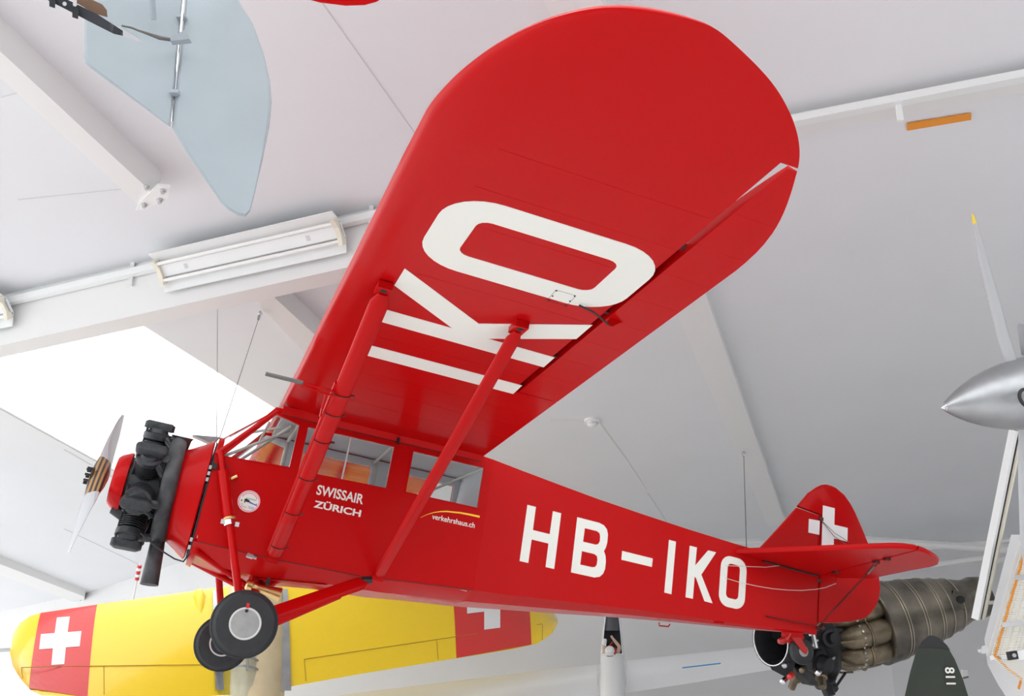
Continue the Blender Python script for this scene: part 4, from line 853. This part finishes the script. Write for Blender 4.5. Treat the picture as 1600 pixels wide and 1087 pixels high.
# =================================================================== polished spinner with propeller at right
sp_ = tag(empty('propeller_hub', at(1640, 609, 8.2)), 'polished pointed spinner with grey propeller blades at the right picture edge', 'propeller')
s0, s1 = at(1471, 637, 8.0) - sp_.location, at(1660, 605, 8.3) - sp_.location; sdir = (s1-s0).normalized(); spx = (s1-s0).length/189
ob('spinner', lathe([(spx*a, r/FPX*8.1) for a, r in ((0, .3), (1, 2), (4, 5), (12, 12), (25, 21), (40, 30), (60, 39.5), (80, 47), (100, 52.5), (130, 57.5), (165, 59), (190, 58))], s0, sdir, 48), 'alu', sp_, 60)
ob('nacelle', lathe([(spx*a, r/FPX*8.1) for a, r in ((190.5, 58), (191, 66), (200, 78), (230, 92), (300, 104), (420, 108), (560, 100))], s0, sdir, 40), 'alu', sp_, 60)
ob('spinner_tip', lathe([(-.004, .001), (.0, .006), (.03, .030), (.04, .036)], s0, sdir, 20), 'polished', sp_, 60)
ob('blade_socket', torus(at(1606, 622, 7.78) - sp_.location, (.25, -.97, .1), .075, .014, 28, 8), 'black', sp_, 60)
def sblade(px, dd, m):
    se = []
    for u, v, w_ in px:
        c = at(u, v, 8.2+dd) - sp_.location; se.append([c + Vector((1, 0, 0))*(w_/2/FPX*8.2*math.cos(t)) + Vector((0, 1, 0))*((.012 + .0006*w_)*math.sin(t)) for t in [TAU*j/12 for j in range(12)]])
    return loft(se)
ob('blade', sblade([(1523, 350, 6), (1530, 378, 10), (1540, 420, 15), (1553, 470, 18), (1566, 520, 20), (1580, 566, 20), (1590, 600, 20)], 0, 'tail_grey'), mat('blade_grey', (.46, .47, .48), .4, metal=.4), sp_, 50)
ob('blade_tip', sblade([(1519, 334, 1), (1521, 341, 4), (1523, 350, 6.4)], 0, ''), 'yellow_tip', sp_, 50)
ob('blade', sblade([(1602, 640, 24), (1602, 690, 22), (1604, 760, 26), (1606, 850, 24), (1608, 900, 12)], 0, ''), 'blade_grey', sp_, 50)
ob('engine_plate', loft([[at(u, v, 8.6+k) - sp_.location for u, v in ((1589, 510), (1592, 505), (1600, 506), (1640, 520), (1640, 560), (1596, 555), (1592, 530))] for k in (0, .1)]), 'alu', sp_)
# =================================================================== light rail, gallery and cable tray at right
lr = tag(empty('light_rail', at(1555, 820, 11.5)), 'pair of white mounting rails running down past the jet nozzle', 'rail')
for (a, b, m, wd) in (((1584, 672), (1525, 967), 'fixture_white', .05), ((1594, 672), (1533, 966), 'ivory', .03)):
    ob('rail', loc(lr, beam(at(*a, 11.5), at(*b, 11.5), wd, .09)), m, lr)
ob('rail_gap', loc(lr, beam(at(1589.5, 672, 11.5), at(1529.5, 966, 11.5), .025, .06)), 'black', lr)
for a, b in (((1535, 942), (1565, 940)), ((1548, 880), (1585, 868)), ((1553, 857), (1582, 850))): ob('cross_arm', loc(lr, beam(at(*a, 11.5), at(*b, 11.6), .04, .04)), 'fixture_white', lr)
tr = tag(empty('eaves_tube', at(1450, 850, 20)), 'white tubes along the foot of the ceiling beyond the tail fin', 'tube')
for a, b, r in (((1350, 843), (1640, 862), .09), ((1380, 862), (1640, 838), .05), ((1130, 848), (1350, 843), .03), ((1440, 884), (1548, 870), .06)): ob('tube', loc(tr, tube([at(*a, 22.5), at(*b, 22.5)], r, 8)), 'beam_white', tr)
gf = [at(u, v, d) for u, v, d in ((1580, 835, 11.4), (2400, 835, 11.4), (2400, 1330, 9), (1600, 1130, 10.1), (1560, 1070, 10.3), (1543, 1038, 10.4), (1538, 998, 10.6))]
tag(ob('gallery_front', plate([gf], Vector((.3, .6, 0))), 'wall_white'), 'sloping white gallery front behind the cable tray', 'wall', kind='structure')
ct = tag(empty('cable_tray', at(1575, 950, 10.2)), 'wire mesh cable tray with orange cord on the gallery front', 'cable tray')
L0, L1, R0_, R1_ = at(1604, 835, 10.7), at(1550, 1024, 9.95), at(1650, 835, 10.5), at(1592, 1024, 9.75)
ob('cross_wires', loc(ct, join(*[beam(lerp(L0, L1, i/54), lerp(R0_, R1_, i/54), .008, .008) for i in range(55)])), 'ivory', ct)['kind'] = 'stuff'
for t in (0, .25, .5, .75, 1): ob('long_wire', loc(ct, beam(lerp(L0, R0_, t), lerp(L1, R1_, t), .012, .012)), 'ivory', ct)
ob('orange_cord', loc(ct, tube([lerp(L0, L1, t) + Vector((.02 + .003*((i*5) % 3), -.02, 0)) for i, t in enumerate([k/24 for k in range(25)])] + [at(1575, 1045, 9.8), at(1596, 1060, 9.7), at(1592, 1075, 9.6)], .014, 6)), 'orange', ct)
ob('tray_side', loc(ct, plate([[lerp(L0, L1, 0) + Vector((-.03, .05, 0)), lerp(L0, L1, 1) + Vector((-.03, .05, 0)), lerp(L0, L1, 1) + Vector((.28, .10, 0)), lerp(L0, L1, 0) + Vector((.28, .10, 0))]], (0, .01, 0))), 'fixture_white', ct)
ob('lower_tray', loc(ct, join(*[beam(lerp(at(1552, 1030, 9.9), at(1596, 1064, 9.6), i/16), lerp(at(1574, 1024, 9.9), at(1640, 1055, 9.6), i/16), .008, .008) for i in range(17)])), 'ivory', ct)['kind'] = 'stuff'
for u, v in ((1592, 902), (1572, 976), (1553, 1028)): ob('tray_bracket', loc(ct, beam(at(u-4, v, 10.0), at(u+34, v-4, 9.8), .05, .045)), mat('zinc', (.55, .60, .62), .4, metal=.6), ct)
cc = tag(empty('security_camera', at(1586, 1023, 9.2)), 'small white security camera with black lens below the cable tray', 'camera')
ob('housing', loc(cc, loft([[at(u, v, 9.2+k*.0) + Vector((0, k, 0)) for u, v in ((1588, 1017), (1625, 1010), (1625, 1030), (1590, 1031))] for k in (0, .09)])), 'fixture_white', cc)
ob('lens_block', loc(cc, loft([[at(u, v, 9.17) + Vector((0, k, 0)) for u, v in ((1577, 1018), (1589, 1016), (1592, 1029), (1580, 1031))] for k in (0, .07)])), 'black', cc)
ob('lens', loc(cc, lathe([(0, .018), (.012, .018), (.014, .010)], at(1585, 1023.5, 9.165), -ray(1585, 1023), 16)), 'alu', cc, 40)
jb = tag(empty('junction_box', at(1538, 1014, 10.3)), 'small white junction box at the foot of the gallery front', 'box')
ob('box_body', loc(jb, loft([[at(u, v, 10.25+k) for u, v in ((1534, 1009), (1543, 1007), (1545, 1020), (1533, 1021))] for k in (0, .12)])), 'fixture_white', jb)
ob('box_foot', loc(jb, beam(at(1529, 1017, 10.3), at(1536, 1015, 10.3), .03, .03)), 'fixture_white', jb)
wb_ = tag(empty('wall_bracket', at(1508, 1052, 18)), 'small grey bracket on the wall beside the olive blade', 'bracket')
ob('plate', loc(wb_, plate([[at(u, v, 18) for u, v in ((1503, 1046), (1512, 1046), (1513, 1058), (1505, 1057))]], (0, .05, 0))), 'wall_white', wb_)
ob('hook', loc(wb_, beam(at(1505, 1059, 17.9), at(1513, 1057, 17.9), .03, .03)), 'cable', wb_)
